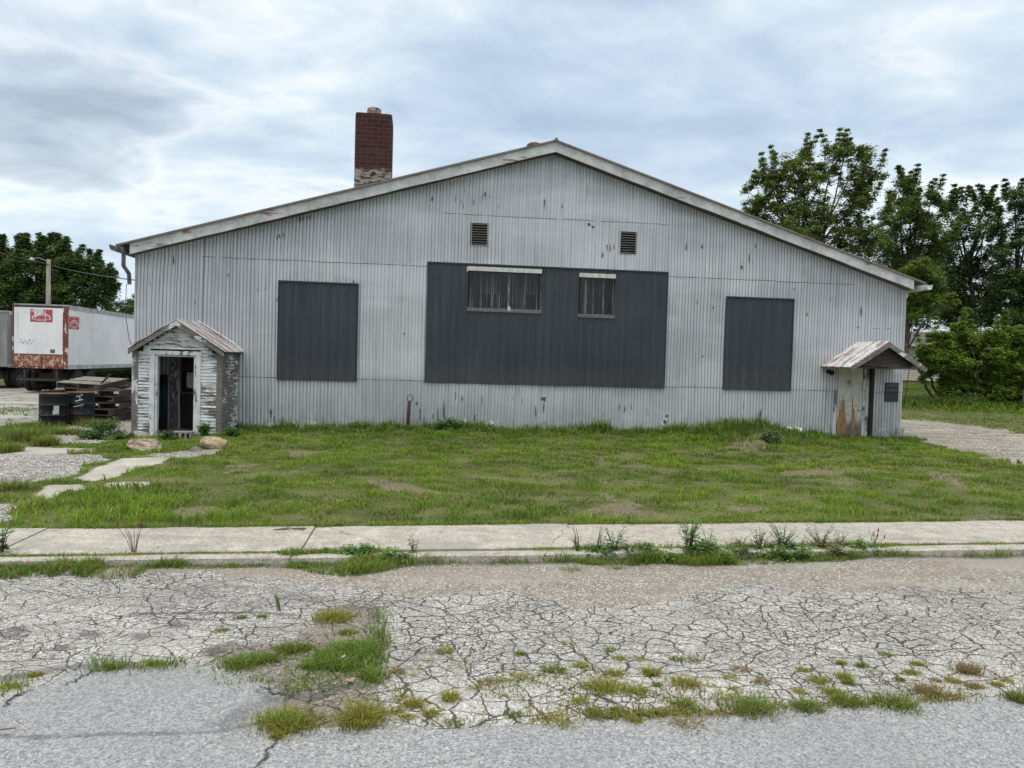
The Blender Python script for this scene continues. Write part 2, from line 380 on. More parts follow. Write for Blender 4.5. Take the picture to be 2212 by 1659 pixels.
def m_road(T):
    p = T.pos(); a = T.sep(T.att('zone')); b = T.sep(T.att('zone2'))
    sp = T.noise(p, 95, 3, .7); vc = T.sep(T.n('TexVoronoi', {'Vector': p, 'Scale': 120.0}).outputs['Color'])[0]
    vc2 = T.sep(T.n('TexVoronoi', {'Vector': p, 'Scale': 62.0}).outputs['Color'])[1]
    med = T.noise(p, 2.1, 5, .6); med2 = T.noise(p, 7, 4, .6)
    agg = T.m('ADD', T.m('MULTIPLY', sp, .45), T.m('ADD', T.m('MULTIPLY', vc, .33), T.m('MULTIPLY', vc2, .22)))
    old = T.ramp(agg, [(.28, (.08, .078, .07)), (.42, (.30, .292, .27)), (.54, (.45, .438, .41)), (.70, (.76, .745, .705))])
    old = T.mix(T.m('MULTIPLY', T.st(med, .42, .62), .35), old, (.27, .265, .25)); old = T.mix(T.m('MULTIPLY', b[2], .28), old, (.70, .70, .67))
    new = T.ramp(agg, [(.26, (.095, .10, .105)), (.42, (.275, .283, .29)), (.55, (.385, .392, .395)), (.74, (.64, .645, .64))])
    new = T.mix(.25, new, (.33, .335, .335)); new = T.mix(T.m('MULTIPLY', T.st(T.noise(p, .8, 4), .4, .65), .3), new, (.26, .265, .27))
    snd = T.ramp(T.m('ADD', T.m('MULTIPLY', agg, .7), T.m('MULTIPLY', med2, .3)), [(.26, (.08, .07, .06)), (.42, (.225, .20, .17)), (.56, (.345, .315, .272)), (.74, (.66, .63, .57))])
    snd = T.mix(T.m('MULTIPLY', T.st(vc2, .86, .92), .6), snd, (.74, .72, .68)); snd = T.mix(T.m('MULTIPLY', T.st(vc, .12, .05), .7), snd, (.10, .09, .075))
    snd = T.mix(T.m('MULTIPLY', T.st(T.noise(T.map(p, (.4, 1.5, 1)), 1.2, 6, .65), .46, .60), .5), snd, (.31, .25, .195))
    snd = T.mix(T.m('MULTIPLY', T.st(T.noise(T.map(p, (.5, 2, 1), loc=(7, 0, 0)), .8, 4), .5, .65), .5), snd, (.40, .39, .36))
    jit = T.m('MULTIPLY', T.m('SUBTRACT', sp, .5), .7); jit2 = T.m('MULTIPLY', T.m('SUBTRACT', med2, .5), .9); jj = T.m('ADD', jit, jit2)
    blotch = T.st(T.noise(T.map(p, (.5, 1.0, 1), loc=(4, 2, 0)), 1.1, 6, .65), .50, .62); old = T.mix(T.m('MULTIPLY', blotch, .30), old, (.22, .20, .17))
    c = T.mix(T.st(T.m('ADD', a[0], jj), .3, .7), old, snd)
    c = T.mix(T.st(T.m('ADD', a[2], jj), .35, .8), c, T.mix(.5, snd, (.17, .155, .12)))
    c = T.mix(T.st(T.m('ADD', a[1], T.m('MULTIPLY', jit, .4)), .42, .58), c, new)
    dk = T.st(T.m('ADD', b[0], T.m('MULTIPLY', jj, .8)), .15, 1.0)
    c = T.mix(T.m('MULTIPLY', dk, .75), c, T.mix(sp, (.03, .03, .032), (.17, .17, .175)))
    wv = T.vm('ADD', p, T.vm('MULTIPLY', T.vm('SUBTRACT', T.noisec(p, 3.2, 5), (.5, .5, .5)), (.17, .17, 0)))
    wv = T.vm('ADD', wv, T.vm('MULTIPLY', T.vm('SUBTRACT', T.noisec(p, 19, 4), (.5, .5, .5)), (.040, .040, 0)))
    wv = T.vm('MULTIPLY', wv, (1, 1, 0))
    wv2 = T.vm('MULTIPLY', wv, (.78, 1.12, 1)); d1 = T.vor(wv2, 6.2, 'DISTANCE_TO_EDGE', dim='2D'); d2 = T.vor(T.vm('ADD', wv2, (3.3, 1.2, 0)), 14.0, 'DISTANCE_TO_EDGE', dim='2D'); d3 = T.vor(wv, 1.1, 'DISTANCE_TO_EDGE', dim='2D')
    wd = T.m('SUBTRACT', T.m('MULTIPLY', T.st(T.noise(p, 2.3, 4, .6), .42, .68), .034), .004)
    k1 = T.m('MULTIPLY', T.m('LESS_THAN', d1, T.m('MULTIPLY', T.m('ADD', T.m('MULTIPLY', wd, .9), .026), T.m('ADD', b[1], .0))), 1.0)
    k2 = T.m('LESS_THAN', d2, T.m('MULTIPLY', T.m('MULTIPLY', T.st(T.noise(p, 1.3, 3), .42, .60), .055), b[1]))
    k3 = T.m('MULTIPLY', T.m('LESS_THAN', d3, .006), T.st(b[1], .2, .4))
    k = T.m('MAXIMUM', T.m('MAXIMUM', k1, k2), k3); crumb = T.m('MULTIPLY', T.st(d1, .07, .0), T.m('MULTIPLY', T.st(sp, .50, .60), b[1])); c = T.mix(T.m('MULTIPLY', crumb, .6), c, (.16, .155, .145))
    c = T.mix(T.m('MULTIPLY', k, .9), c, T.mix(T.noise(p, 1.7, 2), (.030, .028, .025), (.075, .065, .05)))
    h = T.m('SUBTRACT', T.m('MULTIPLY', agg, .8), T.m('MULTIPLY', k, 2.0))
    return {'Base Color': c, 'bump': (h, .8, .012)}
M['road'] = mat('road_asphalt', m_road, rough=.9, spec=.25)
def road_z(x, y):
    return (fbm(x * 1.2, y * 1.2, 3, 51) - .5) * .03 + (fbm(x * 9, y * 9, 3, 52) - .5) * .008 - .02 * sstep(.0, .5, y_knear(x) - y) + .02
rx = axis(-8.5, 8.5, .035, -900, 900); rv = axis(-4.7, -.02, .03, -30, .10, 12)
rv = np.array([v for v in rv if v < .1])
rme = gridmesh('road', rx, rv, y_knear, road_z, road_cols)
tag(link('road', rme, M['road']), kind='structure')
# open joint running towards the camera in the newer asphalt
def strip(name, pts, wds, mat_, z, parent=None):
    V = []; F = []
    for i, (p, wd_) in enumerate(zip(pts, wds)):
        q = pts[min(i + 1, len(pts) - 1)] - pts[max(i - 1, 0)]; n = Vector((-q.y, q.x, 0)).normalized()
        zz = float(road_z(np.array([p.x]), np.array([p.y]))[0]) + z
        V += [(p.x + n.x * wd_, p.y + n.y * wd_, zz), (p.x - n.x * wd_, p.y - n.y * wd_, zz)]
    F = [(2 * i, 2 * i + 1, 2 * i + 3, 2 * i + 2) for i in range(len(pts) - 1)]
    return link(name, npmesh(name, V, F), mat_, parent)
M['crack'] = mat('open_crack', lambda T: {'Base Color': T.ramp(T.noise(T.pos(), 60, 4), [(.35, (.015, .015, .014)), (.6, (.10, .095, .085))])}, rough=1)
def crackline(a, b, n, amp, wmax, sd):
    random.seed(sd); A = G(*a); B = G(*b); nrm = Vector((-(B - A).y, (B - A).x, 0)).normalized(); pts = []; ws = []; o = 0
    for i in range(n):
        o = o * .75 + random.uniform(-amp, amp); pts.append(A.lerp(B, i / (n - 1)) + nrm * o); ws.append(wmax * random.uniform(.25, 1) * (.3 + .7 * math.sin(math.pi * min(1, (i + 1) / n))))
    return pts, ws
for q in [((602, 1598), (548, 1665), 40, .012, .011, 1), ((560, 1488), (622, 1512), 30, .02, .012, 2), ((0, 1528), (70, 1490), 26, .02, .012, 3), ((130, 1480), (285, 1428), 40, .03, .010, 4)]:
    pts, ws = crackline(*q); tag(strip('road_crack', pts, ws, M['crack'], .006), kind='structure')

# ---- pavement slabs and kerb
def m_walk(T):
    p = T.pos(); n = T.noise(p, .9, 5, .6); f = T.noise(p, 70, 3, .75); m2 = T.noise(p, 5, 5, .65); v = T.sep(T.n('TexVoronoi', {'Vector': p, 'Scale': 80.0}).outputs['Color'])[0]
    c = T.ramp(T.m('ADD', T.m('MULTIPLY', f, .45), T.m('ADD', T.m('MULTIPLY', v, .2), T.m('MULTIPLY', m2, .35))), [(.34, (.17, .155, .13)), (.43, (.36, .335, .29)), (.55, (.49, .455, .395)), (.68, (.74, .69, .61))])
    c = T.mix(T.m('MULTIPLY', T.st(n, .52, .64), .55), c, (.30, .295, .27))
    c = T.mix(T.m('MULTIPLY', T.st(T.noise(T.map(p, (.5, 2.5, 1)), 1.3, 4), .56, .66), .5), c, (.24, .235, .22))
    k = T.m('LESS_THAN', T.vor(T.vm('ADD', T.vm('MULTIPLY', p, (1, 1, 0)), T.vm('MULTIPLY', T.noisec(p, 3, 5), (.3, .3, 0))), .27, 'DISTANCE_TO_EDGE', dim='2D'), .0012)
    c = T.mix(T.m('MULTIPLY', k, .7), c, (.08, .075, .06))
    return {'Base Color': c, 'bump': (T.m('ADD', f, T.m('MULTIPLY', m2, .6)), .6, .008)}
M['walk'] = mat('pavement_concrete', m_walk, rough=.92, spec=.25)
def slab_mesh(ya, yb, x0, x1, z, th, sk=0.0, jz=.0, step=.12, edge=.012):
    """one cast slab between two curves, slightly uneven; sk slants its ends"""
    nx = max(2, int((x1 - x0) / step)); ny = 7; V = []; F = []
    for i in range(nx + 1):
        for j in range(ny + 1):
            v = j / ny; x = x0 + (x1 - x0) * i / nx + sk * (v - .5)
            y = ya(x) * (1 - v) + yb(x) * v + (.02 * (float(fbm(np.array([x * 2.]), np.array([j * 9.]), 3, 61)[0]) - .5) if j in (0, ny) else 0)
            e = min(i, nx - i) == 0 or j in (0, ny)
            V.append((x, y, z + jz * (i / nx - .5) + (-edge if e else 0) + .008 * (float(fbm(np.array([x]), np.array([y]), 2, 62)[0]) - .5)))
    for i in range(nx):
        for j in range(ny): a = i * (ny + 1) + j; F.append((a, a + ny + 1, a + ny + 2, a + 1))
    ring = [i * (ny + 1) for i in range(nx + 1)] + [nx * (ny + 1) + j for j in range(1, ny + 1)] + [i * (ny + 1) + ny for i in range(nx - 1, -1, -1)] + [j for j in range(ny - 1, 0, -1)]
    b0 = len(V); V += [(V[r][0], V[r][1], z - th) for r in ring]
    for k in range(len(ring)): F.append((ring[k], b0 + k, b0 + (k + 1) % len(ring), ring[(k + 1) % len(ring)]))
    return V, F
sw = MB(); jp = [(66, 1159), (676, 1152), (1243, 1148), (1800, 1143), (2360, 1138)]; jx = [G(*q, SWZ).x for q in jp]; w_ = jx[2] - jx[1]
jx = [jx[0] - w_ * k for k in range(14, 0, -1)] + jx + [jx[-1] + w_ * k for k in range(1, 15)]
random.seed(3)
for a, b in zip(jx[:-1], jx[1:]):
    near = abs(a) < 12
    V, F = slab_mesh(y_swnear, y_swfar, a + .006, b - .006, SWZ + random.uniform(-.012, .012), .2, -.13, random.uniform(-.012, .012), .12 if near else .8); sw.add(V, F)
tag(sw.build('sidewalk', M['walk']), kind='structure')
kb = MB(); kl = -60.
while kl < 60:
    L = 3.05; V, F = slab_mesh(y_knear, y_kfar, kl + .006, kl + L - .006, KZ + random.uniform(-.008, .008), .25, 0, random.uniform(-.01, .01), .15 if abs(kl) < 12 else 1., .014); kb.add(V, F); kl += L
tag(kb.build('kerb', M['walk']), kind='structure')
sb = [];  # earth in the gap between kerb and pavement
V = []; F = []
xs = np.linspace(-60, 60, 600)
for i, x in enumerate(xs): V += [(x, y_kfar(x) - .03, .075), (x, y_swnear(x) + .03, .075)]
F = [(2 * i, 2 * i + 2, 2 * i + 3, 2 * i + 1) for i in range(len(xs) - 1)]
M['earth'] = mat('bare_earth', lambda T: {'Base Color': T.ramp(T.noise(T.pos(), 40, 5, .7), [(.3, (.05, .04, .028)), (.6, (.20, .165, .12))])}, rough=1)
tag(link('ground_gap', npmesh('ground_gap', V, F), M['earth']), kind='structure')

# ================================================================== GRASS
def m_leaf(rough=.6, tr=.35, var=.0):
    def fn(T):
        return {'Base Color': T.att('col')}
    return fn
def leafmat(name, tr=.3, rough=.55):
    m = bpy.data.materials.new(name); m.use_nodes = True; t = m.node_tree; b = t.nodes['Principled BSDF']; T = NT(t)
    c = T.att('col'); t.links.new(c, b.inputs['Base Color']); b.inputs['Roughness'].default_value = rough; b.inputs['Specular IOR Level'].default_value = .3
    tl = T.n('BsdfTranslucent', {'Color': T.mix(1.0, c, (1.3, 1.25, .7), 'MULTIPLY')}); mx = T.n('MixShader', {0: tr, 1: b.outputs[0], 2: tl.outputs[0]})
    t.links.new(mx.outputs[0], t.nodes['Material Output'].inputs['Surface']); return m
M['grass'] = leafmat('grass_blade', .35); M['leaf'] = leafmat('tree_leaf', .36); M['weed'] = leafmat('weed_leaf', .3)
rng = np.random.default_rng(11)
def blades(P_, h, w_, col, lean=.5, dirs=None):
    """P_ (n,3) feet; h, w_ (n,); col (n,3) -> mesh arrays, six vertices a blade"""
    n = len(P_); a = rng.uniform(0, 2 * np.pi, n); side = np.stack([np.cos(a), np.sin(a), np.zeros(n)], -1)
    b = rng.uniform(0, 2 * np.pi, n) if dirs is None else dirs; ld = np.stack([np.cos(b), np.sin(b), np.zeros(n)], -1)
    L = (rng.uniform(.15, 1, n) * lean)[:, None]; h = h[:, None]; w_ = w_[:, None]; up = np.array([0, 0, 1.])
    m1 = P_ + up * h * .55 + ld * h * L * .3; t = P_ + up * h * (1 - .35 * L) + ld * h * L * 1.0
    V = np.stack([P_ - side * w_ * .5, P_ + side * w_ * .5, m1 - side * w_ * .42, m1 + side * w_ * .42, t - side * w_ * .06, t + side * w_ * .06], 1)
    i = np.arange(n)[:, None] * 6
    F = np.concatenate([i + np.array([0, 1, 3, 2]), i + np.array([2, 3, 5, 4])], 0)
    C = np.stack([col * .75, col * .75, col, col, col * 1.15, col * 1.15], 1).reshape(-1, 3)
    return V.reshape(-1, 3), F, C
FRESH = np.array([.235, .370, .038]); DEEP = np.array([.110, .215, .030]); STRAW = np.array([.34, .29, .15]); YEL = np.array([.25, .27, .05])
def grasscol(x, y, n, dry=.06, deep=None):
    d = fbm(x * .7, y * .7, 3, 71) if deep is None else deep
    t = np.clip((d - .35) * 2.2 + rng.uniform(-.35, .35, n), 0, 1)[:, None]
    c = DEEP * (1 - t) + FRESH * t; y_ = (rng.random(n) < .18)[:, None]; c = np.where(y_, c * .5 + YEL * .5, c)
    s = (rng.random(n) < dry)[:, None]; c = np.where(s, STRAW * rng.uniform(.6, 1.1, (n, 1)), c)
    return c * rng.uniform(.75, 1.25, (n, 1))
def inside_building(x, y):
    s = (x - BO.x) * WD.x + (y - BO.y) * WD.y; n = (x - BO.x) * ND.x + (y - BO.y) * ND.y
    return (s > -9.9) & (s < 11.4) & (n < .03) & (n > -30)
def in_porch(x, y):
    s = (x - BO.x) * WD.x + (y - BO.y) * WD.y; n = (x - BO.x) * ND.x + (y - BO.y) * ND.y
    return (s > -9.05) & (s < -7.1) & (n < 1.62) & (n > -.1)
def lawn():
    N = 680000
    x = rng.uniform(-16.5, 21, N); y = rng.uniform(7.0, 24.5, N)
    yy = rng.random(N); q = zones(x, y); z = q['z']
    clump = fbm(x * 3.2, y * 3.2, 4, 81); cover = (q['grav'] + q['slab'] + q['road'] + q['yard'])
    dens = sstep(.30, .55, clump) * .75 + .25
    dens = dens * (1 - np.clip(cover, 0, 1)) * (1 - .80 * np.clip(q['dirt'], 0, 1)) * np.where(y > 16, .75, 1)
    dens = np.where((y > 21.5) & (x < 9), .1, dens)
    k = (rng.random(N) < dens) & (y > y_swfar(x) + rng.uniform(-.05, .03, N)) & ~inside_building(x, y) & ~in_porch(x, y)
    for pp, rr in ((G(312, 962), .36), (G(462, 958), .33), (G(423, 968), .12)): k &= np.hypot((x - pp.x), (y - pp.y) * 1.3) > rr
    x, y, z, cl, px, py, wl = x[k], y[k], z[k], clump[k], q['px'][k], q['py'][k], q['wl'][k]; n = len(x)
    h = .03 + .10 * sstep(.42, .75, cl) * rng.uniform(.3, 1.4, n) + .02 * rng.random(n)
    wn = fbm(x * 1.3, y * 4, 3, 83)
    h = h + sstep(1.4, .15, wl) * sstep(.0, .05, wl) * (.03 + .75 * np.clip(wn - .28, 0, 1) ** 1.3 * rng.uniform(.3, 1.3, n)) * sstep(10.2, 8.5, x)
    tl = inpoly(px, py, [(-900, 1060), (60, 1080), (330, 1050), (520, 1090), (560, 1128), (-900, 1150)]); h = h + tl * .07 * rng.uniform(.2, 1.3, n)
    ml = inpoly(px, py, [(1440, 905), (1720, 905), (1800, 965), (1440, 955)]); h = h + ml * .12 * rng.uniform(.2, 1.2, n)
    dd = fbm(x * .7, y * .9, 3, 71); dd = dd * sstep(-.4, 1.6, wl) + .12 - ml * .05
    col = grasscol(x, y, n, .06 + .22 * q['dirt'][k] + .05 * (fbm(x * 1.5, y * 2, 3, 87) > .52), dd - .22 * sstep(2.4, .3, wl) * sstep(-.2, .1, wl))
    mo = sstep(.50, .64, fbm(x * 1.3, y * 2.8, 5, 88)) * sstep(.2, 1.5, wl) * (1 - tl * .8); h = h * (1 - .35 * mo)
    br = (rng.random(n) < mo * .32)[:, None]; col = np.where(br, np.array([.15, .135, .065]) * rng.uniform(.5, 1.3, (n, 1)), col)
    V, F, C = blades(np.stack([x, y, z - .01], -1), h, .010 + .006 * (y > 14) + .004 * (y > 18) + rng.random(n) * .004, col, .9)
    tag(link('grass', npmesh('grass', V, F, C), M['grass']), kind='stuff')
lawn()
def bank():
    N = 120000; x = rng.uniform(9, 46, N); y = rng.uniform(24, 75, N); q = zones(x, y)
    k = (rng.random(N) < (1 - q['road']) * (.35 + .65 * sstep(30, 40, y))) & ~inside_building(x, y); x, y, z = x[k], y[k], q['z'][k]; n = len(x)
    rough_ = sstep(33.5, 36, y) * (1 - sstep(41, 44, y))
    h = .05 + rough_ * rng.uniform(.05, .4, n) + .05 * rng.random(n)
    c = grasscol(x, y, n, .03, fbm(x * .5, y * .5, 3, 91) - .06 * rough_)
    V, F, C = blades(np.stack([x, y, z - .02], -1), h, .05 + .03 * rng.random(n), c * .85, .9)
    tag(link('bank_grass', npmesh('bank_grass', V, F, C), M['grass']), kind='stuff')
bank()
def scatter_px(polys, n, z=0.0):
    out = []
    while len(out) < n:
        p = random.choices(polys, weights=[q[1] for q in polys])[0][0]
        xs = [a for a, _ in p]; ys = [b for _, b in p]; a = random.uniform(min(xs), max(xs)); b = random.uniform(min(ys), max(ys))
        if inpoly(np.array([a]), np.array([b]), p)[0]: out.append(G(a, b, z))
    return np.array(out)
def kerb_grass():
    Ps = []; Hs = []; Cs = []
    def put(x, y, z, h, deep): Ps.append(np.stack([x, y, z], -1)); Hs.append(h); Cs.append(grasscol(x, y, len(x), .24, deep + .5 * (fbm(x * 2.5, y * 0 + 6, 3, 92) - .5)))
    N = 40000                                # gap between kerb and pavement
    x = rng.uniform(-9, 9, N); px = CX + x / 8 * FP
    d = sstep(.42, .62, fbm(x * 1.6, x * 0 + 3, 3, 95)); d = np.maximum(d, .9 * ((px > 640) & (px < 900))); d = np.maximum(d, ((px > 1240) & (px < 1900)) * 1.0); d = np.maximum(d, .8 * (px < 640))
    d = d * (.25 + .75 * sstep(.40, .58, fbm(x * 4.5, x * 0 + 8, 3, 96))); k = rng.random(N) < d; x = x[k]; px = px[k]; y = y_kfar(x) + rng.uniform(-.06, .09, len(x)); big_ = ((px > 1240) & (px < 1900)) | ((px > 660) & (px < 890))
    put(x, y, np.full(len(x), .06), rng.uniform(.03, .09, len(x)) * (.75 + .6 * big_ * rng.random(len(x))), .52)
    N = 60000                                # gutter
    x = rng.uniform(-9, 9, N); px = CX + x / 7.6 * FP
    big2 = sstep(1215, 1290, px) * sstep(1930, 1840, px)
    d = .10 + .8 * big2 + .8 * sstep(650, 720, px) * sstep(930, 860, px) + .8 * sstep(460, 380, px) * sstep(.38, .5, fbm(x * 2, x * 0, 3, 97)) + .3 * sstep(400, 460, px) * sstep(700, 640, px)
    d = d * (.2 + .8 * sstep(.38, .60, fbm(x * 3.2, x * 0 + 4, 4, 98)))
    k = rng.random(N) < d; x = x[k]; px = px[k]
    wd_ = .10 + .22 * (px < 420) + .28 * np.exp(-((px - 800) / 90) ** 2) + .10 * sstep(1230, 1400, px) * sstep(1930, 1750, px)
    wd_ = wd_ * (.5 + fbm(x * 2.3, x * 0 + 2, 3, 94)); y = y_knear(x) - rng.random(len(x)) ** 1.6 * wd_ - .005
    put(x, y, np.full(len(x), .0), rng.uniform(.02, .10, len(x)) * (.6 + 1.4 * fbm(x * 3.7, x * 0 + 1, 3, 93) ** 2 * 2.2) * .85, .40)
    N = 14000                                # ragged turf edge hanging over the pavement
    x = rng.uniform(-11, 12, N); y = y_swfar(x) + rng.normal(0, .03, N); k = fbm(x * 3, x * 0, 3, 99) > .42; x = x[k]; y = y[k]
    put(x, y, np.full(len(x), .08), rng.uniform(.03, .09, len(x)), .55)
    P_ = np.concatenate(Ps); h = np.concatenate(Hs); C0 = np.concatenate(Cs)
    V, F, C = blades(P_, h, .006 + .004 * rng.random(len(h)), C0, .9)
    tag(link('kerbside_grass', npmesh('kerbside_grass', V, F, C), M['grass']), kind='stuff')
kerb_grass()
def hollow_grass():
    random.seed(5)
    pl = [([(480, 1445), (560, 1425), (655, 1398), (668, 1405), (640, 1422), (560, 1448), (500, 1452)], 3), ([(600, 1478), (625, 1440), (690, 1425), (745, 1398), (812, 1402), (808, 1440), (820, 1470), (790, 1488), (740, 1478), (690, 1496), (640, 1512), (612, 1496)], 8),
          ([(815, 1320), (824, 1322), (826, 1400), (812, 1400)], .22), ([(430, 1440), (480, 1450), (600, 1480), (590, 1490), (480, 1465)], .8), ([(560, 1565), (600, 1575), (830, 1566), (830, 1558), (640, 1560)], 1),
          ([(0, 1478), (60, 1462), (66, 1480), (0, 1490)], .5), ([(200, 1440), (390, 1430), (390, 1438), (220, 1450)], .5)]
    P_ = scatter_px(pl, 15000); P_ = P_ + np.stack([rng.normal(0, .05, len(P_)), rng.normal(0, .05, len(P_)), np.zeros(len(P_))], -1); x, y = P_[:, 0], P_[:, 1]; n = len(x); cl = fbm(x * 5, y * 5, 3, 101); k = rng.random(n) < sstep(.42, .60, cl) * .75 + .08
    P_ = P_[k]; x, y = x[k], y[k]; n = len(x); px, _ = P(x, y, x * 0)
    V, F, C = blades(P_, rng.uniform(.02, .07, n) + .05 * sstep(.5, .7, cl[k]) * rng.random(n), .004 + .003 * rng.random(n), grasscol(x, y, n, .16, .35 + .3 * fbm(x * 3, y * 3, 3, 105)), 1.1)
    tag(link('hollow_grass', npmesh('hollow_grass', V, F, C), M['grass']), kind='stuff')
hollow_grass()
def crack_grass():
    ln = [(826, 1566), (960, 1569), (1120, 1566), (1300, 1553), (1450, 1545), (1560, 1546), (1700, 1529), (1900, 1521), (2100, 1508), (2230, 1500)]; Q = []
    random.seed(15)
    for (a, b), (c, d) in zip(ln[:-1], ln[1:]):
        for _ in range(int((c - a) * 3)):
            t = random.random(); p = G(a + (c - a) * t, b + (d - b) * t + random.gauss(-2, 5)); Q.append(tuple(p))
    Q = np.array(Q); n1 = len(Q); S = scatter_px([([(830, 1440), (1100, 1440), (1500, 1450), (2212, 1440), (2212, 1500), (1500, 1545), (1100, 1562), (840, 1560)], 1)], 4200)
    ks = sstep(.50, .62, fbm(S[:, 0] * 4.5, S[:, 1] * 4.5, 4, 107)); S = S[rng.random(len(S)) < ks * .8]
    kq = sstep(.42, .56, fbm(Q[:, 0] * 3, Q[:, 1] * 3, 3, 108)) * .9 + .06; Q = Q[rng.random(len(Q)) < kq]; A = np.concatenate([Q, S]); n = len(A)
    base = np.where((rng.random(n) < .5)[:, None], np.array([.30, .29, .06]), np.array([.20, .24, .05])); s = (rng.random(n) < .25)[:, None]; base = np.where(s, np.array([.33, .24, .13]), base) * rng.uniform(.6, 1.3, (n, 1))
    V, F, C = blades(A, rng.uniform(.015, .05, n), .005 + .003 * rng.random(n), base, 1.2); tag(link('crack_grass', npmesh('crack_grass', V, F, C), M['grass']), kind='stuff')
crack_grass()
# ================================================================== THE METAL BUILDING (local frame: x along the front, y back, z up)
SL, SR, SA = -9.57, 11.20, .93
def roofb(s): return 7.47 - (SA - s) * .297 if s < SA else 7.47 - (s - SA) * .311        # underside of fascia
B = empty('metal_building', BO, 'long corrugated metal building with a low gable, boarded with dark sheets', 'building', R(YAW))
PITCHC = .089
def m_clad(T, rib=True):
    o = T.obj(); X, Y, Z = T.sep(o)
    if rib: X = T.sep(T.att('rib'))[0]
    tier = T.m('ADD', T.m('GREATER_THAN', Z, 1.4), T.m('ADD', T.m('GREATER_THAN', Z, 4.4), T.m('GREATER_THAN', Z, 5.8)))
    cell = T.comb(T.m('FLOOR', T.m('DIVIDE', X, .66)), tier, 0.)
    wn = T.n('TexWhiteNoise', {'Vector': cell}).outputs['Value']
    soft = T.noise(T.map(o, (.35, 1, .55)), 1.0, 4, .5); blot = T.noise(T.map(o, (.8, 1, .8), loc=(4, 0, 2)), 1.6, 6, .6)
    streak = T.noise(T.map(o, (16, 1, .35)), 1.0, 5, .65); fine = T.noise(T.map(o, (30, 30, 18)), 1.0, 4, .7)
    c = T.ramp(soft, [(.36, (.48, .51, .55)), (.5, (.54, .57, .61)), (.62, (.60, .63, .67))])
    c = T.mix(1.0, c, T.comb(T.m('ADD', .92, T.m('MULTIPLY', wn, .13)), T.m('ADD', .92, T.m('MULTIPLY', wn, .13)), T.m('ADD', .93, T.m('MULTIPLY', wn, .12))), 'MULTIPLY')
    c = T.mix(T.m('MULTIPLY', T.st(streak, .48, .64), .40), c, (.25, .265, .28))
    c = T.mix(T.m('MULTIPLY', T.st(blot, .50, .66), .16), c, (.70, .73, .77))
    c = T.mix(T.m('MULTIPLY', T.st(fine, .55, .75), .22), c, (.66, .69, .72)); c = T.mix(T.m('MULTIPLY', T.st(fine, .45, .25), .22), c, (.2, .21, .22))
    low = T.st(Z, 1.3, .0)
    c = T.mix(T.m('MULTIPLY', low, .22), c, (.40, .45, .42))
    c = T.mix(T.m('MULTIPLY', T.m('MULTIPLY', T.st(blot, .40, .5), low), .22), c, (.20, .21, .20))
    lt = T.m('MULTIPLY', T.st(T.noise(T.map(o, (.22, 1, 1.1), loc=(6, 0, 4)), 1.0, 3, .5), .50, .62), T.st(Z, 1.4, 1.6)); c = T.mix(T.m('MULTIPLY', lt, .38), c, (.72, .755, .81))
    # mud splashed along the foot and rust where the zinc has gone
    foot = T.m('MULTIPLY', T.st(Z, .45, .02), T.st(T.noise(T.map(o, (3, 1, 1.5)), 1, 5), .40, .6)); c = T.mix(T.m('MULTIPLY', foot, .6), c, (.20, .185, .14))
    # flaked and pitted marks drawn out down the ribs
    fl = T.noise(T.map(o, (13, 1, 1.7), loc=(2, 0, 7)), 1.0, 3, .6); clm = T.noise(T.map(o, (.5, 1, .7), loc=(9, 0, 1)), 1.0, 3, .5)
    fk = T.st(T.m('ADD', fl, T.m('MULTIPLY', T.m('SUBTRACT', clm, .5), .9)), .77, .79); c = T.mix(T.m('MULTIPLY', fk, .8), c, (.10, .105, .11))
    fk2 = T.m('MULTIPLY', T.st(T.noise(T.map(o, (9, 1, 2.2), loc=(5, 0, 3)), 1.0, 4, .65), .61, .64), T.st(Z, 1.1, .1)); c = T.mix(T.m('MULTIPLY', fk2, .7), c, (.13, .13, .13))
    wh = T.m('MULTIPLY', T.st(T.noise(T.map(o, (2.2, 1, 2.5), loc=(1, 0, 9)), 1.0, 5, .6), .58, .63), T.st(Z, .7, .1)); c = T.mix(T.m('MULTIPLY', wh, .8), c, (.74, .76, .78))
    # groove shade painted into the valleys between ribs, stronger towards the ends
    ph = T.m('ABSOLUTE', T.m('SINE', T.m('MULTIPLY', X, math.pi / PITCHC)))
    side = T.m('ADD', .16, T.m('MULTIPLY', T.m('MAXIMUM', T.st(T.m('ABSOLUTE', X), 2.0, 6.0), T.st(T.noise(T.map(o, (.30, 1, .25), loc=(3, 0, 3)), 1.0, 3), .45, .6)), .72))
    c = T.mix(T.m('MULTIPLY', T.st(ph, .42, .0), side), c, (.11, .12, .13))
    for zz, a, b in ((1.4, -7.0, 12.), (4.4, -7.95, 9.6), (5.8, -1.93, 4.2), (3.2, 10.2, 10.75)):
        ln = T.m('MULTIPLY', T.st(T.m('ABSOLUTE', T.m('SUBTRACT', Z, T.m('ADD', zz - .02, T.m('MULTIPLY', T.n('TexWhiteNoise', {'Vector': T.comb(T.m('FLOOR', T.m('DIVIDE', X, .66)), 3.0, 0.0)}).outputs['Value'], .03)))), .003, .013, 1, 0), T.m('MULTIPLY', T.m('GREATER_THAN', X, a), T.m('LESS_THAN', X, b)))
        c = T.mix(T.m('MULTIPLY', T.m('MULTIPLY', ln, T.st(T.noise(T.map(o, (3, 1, 1)), 1.0, 3), .30, .52)), .85), c, (.08, .085, .09))
    vl = T.st(T.m('ABSOLUTE', T.m('SUBTRACT', T.m('FRACT', T.m('DIVIDE', X, 1.98)), .5)), .0, .004, 1, 0)
    c = T.mix(T.m('MULTIPLY', T.m('MULTIPLY', vl, T.m('GREATER_THAN', wn, .35)), .7), c, (.09, .09, .1))
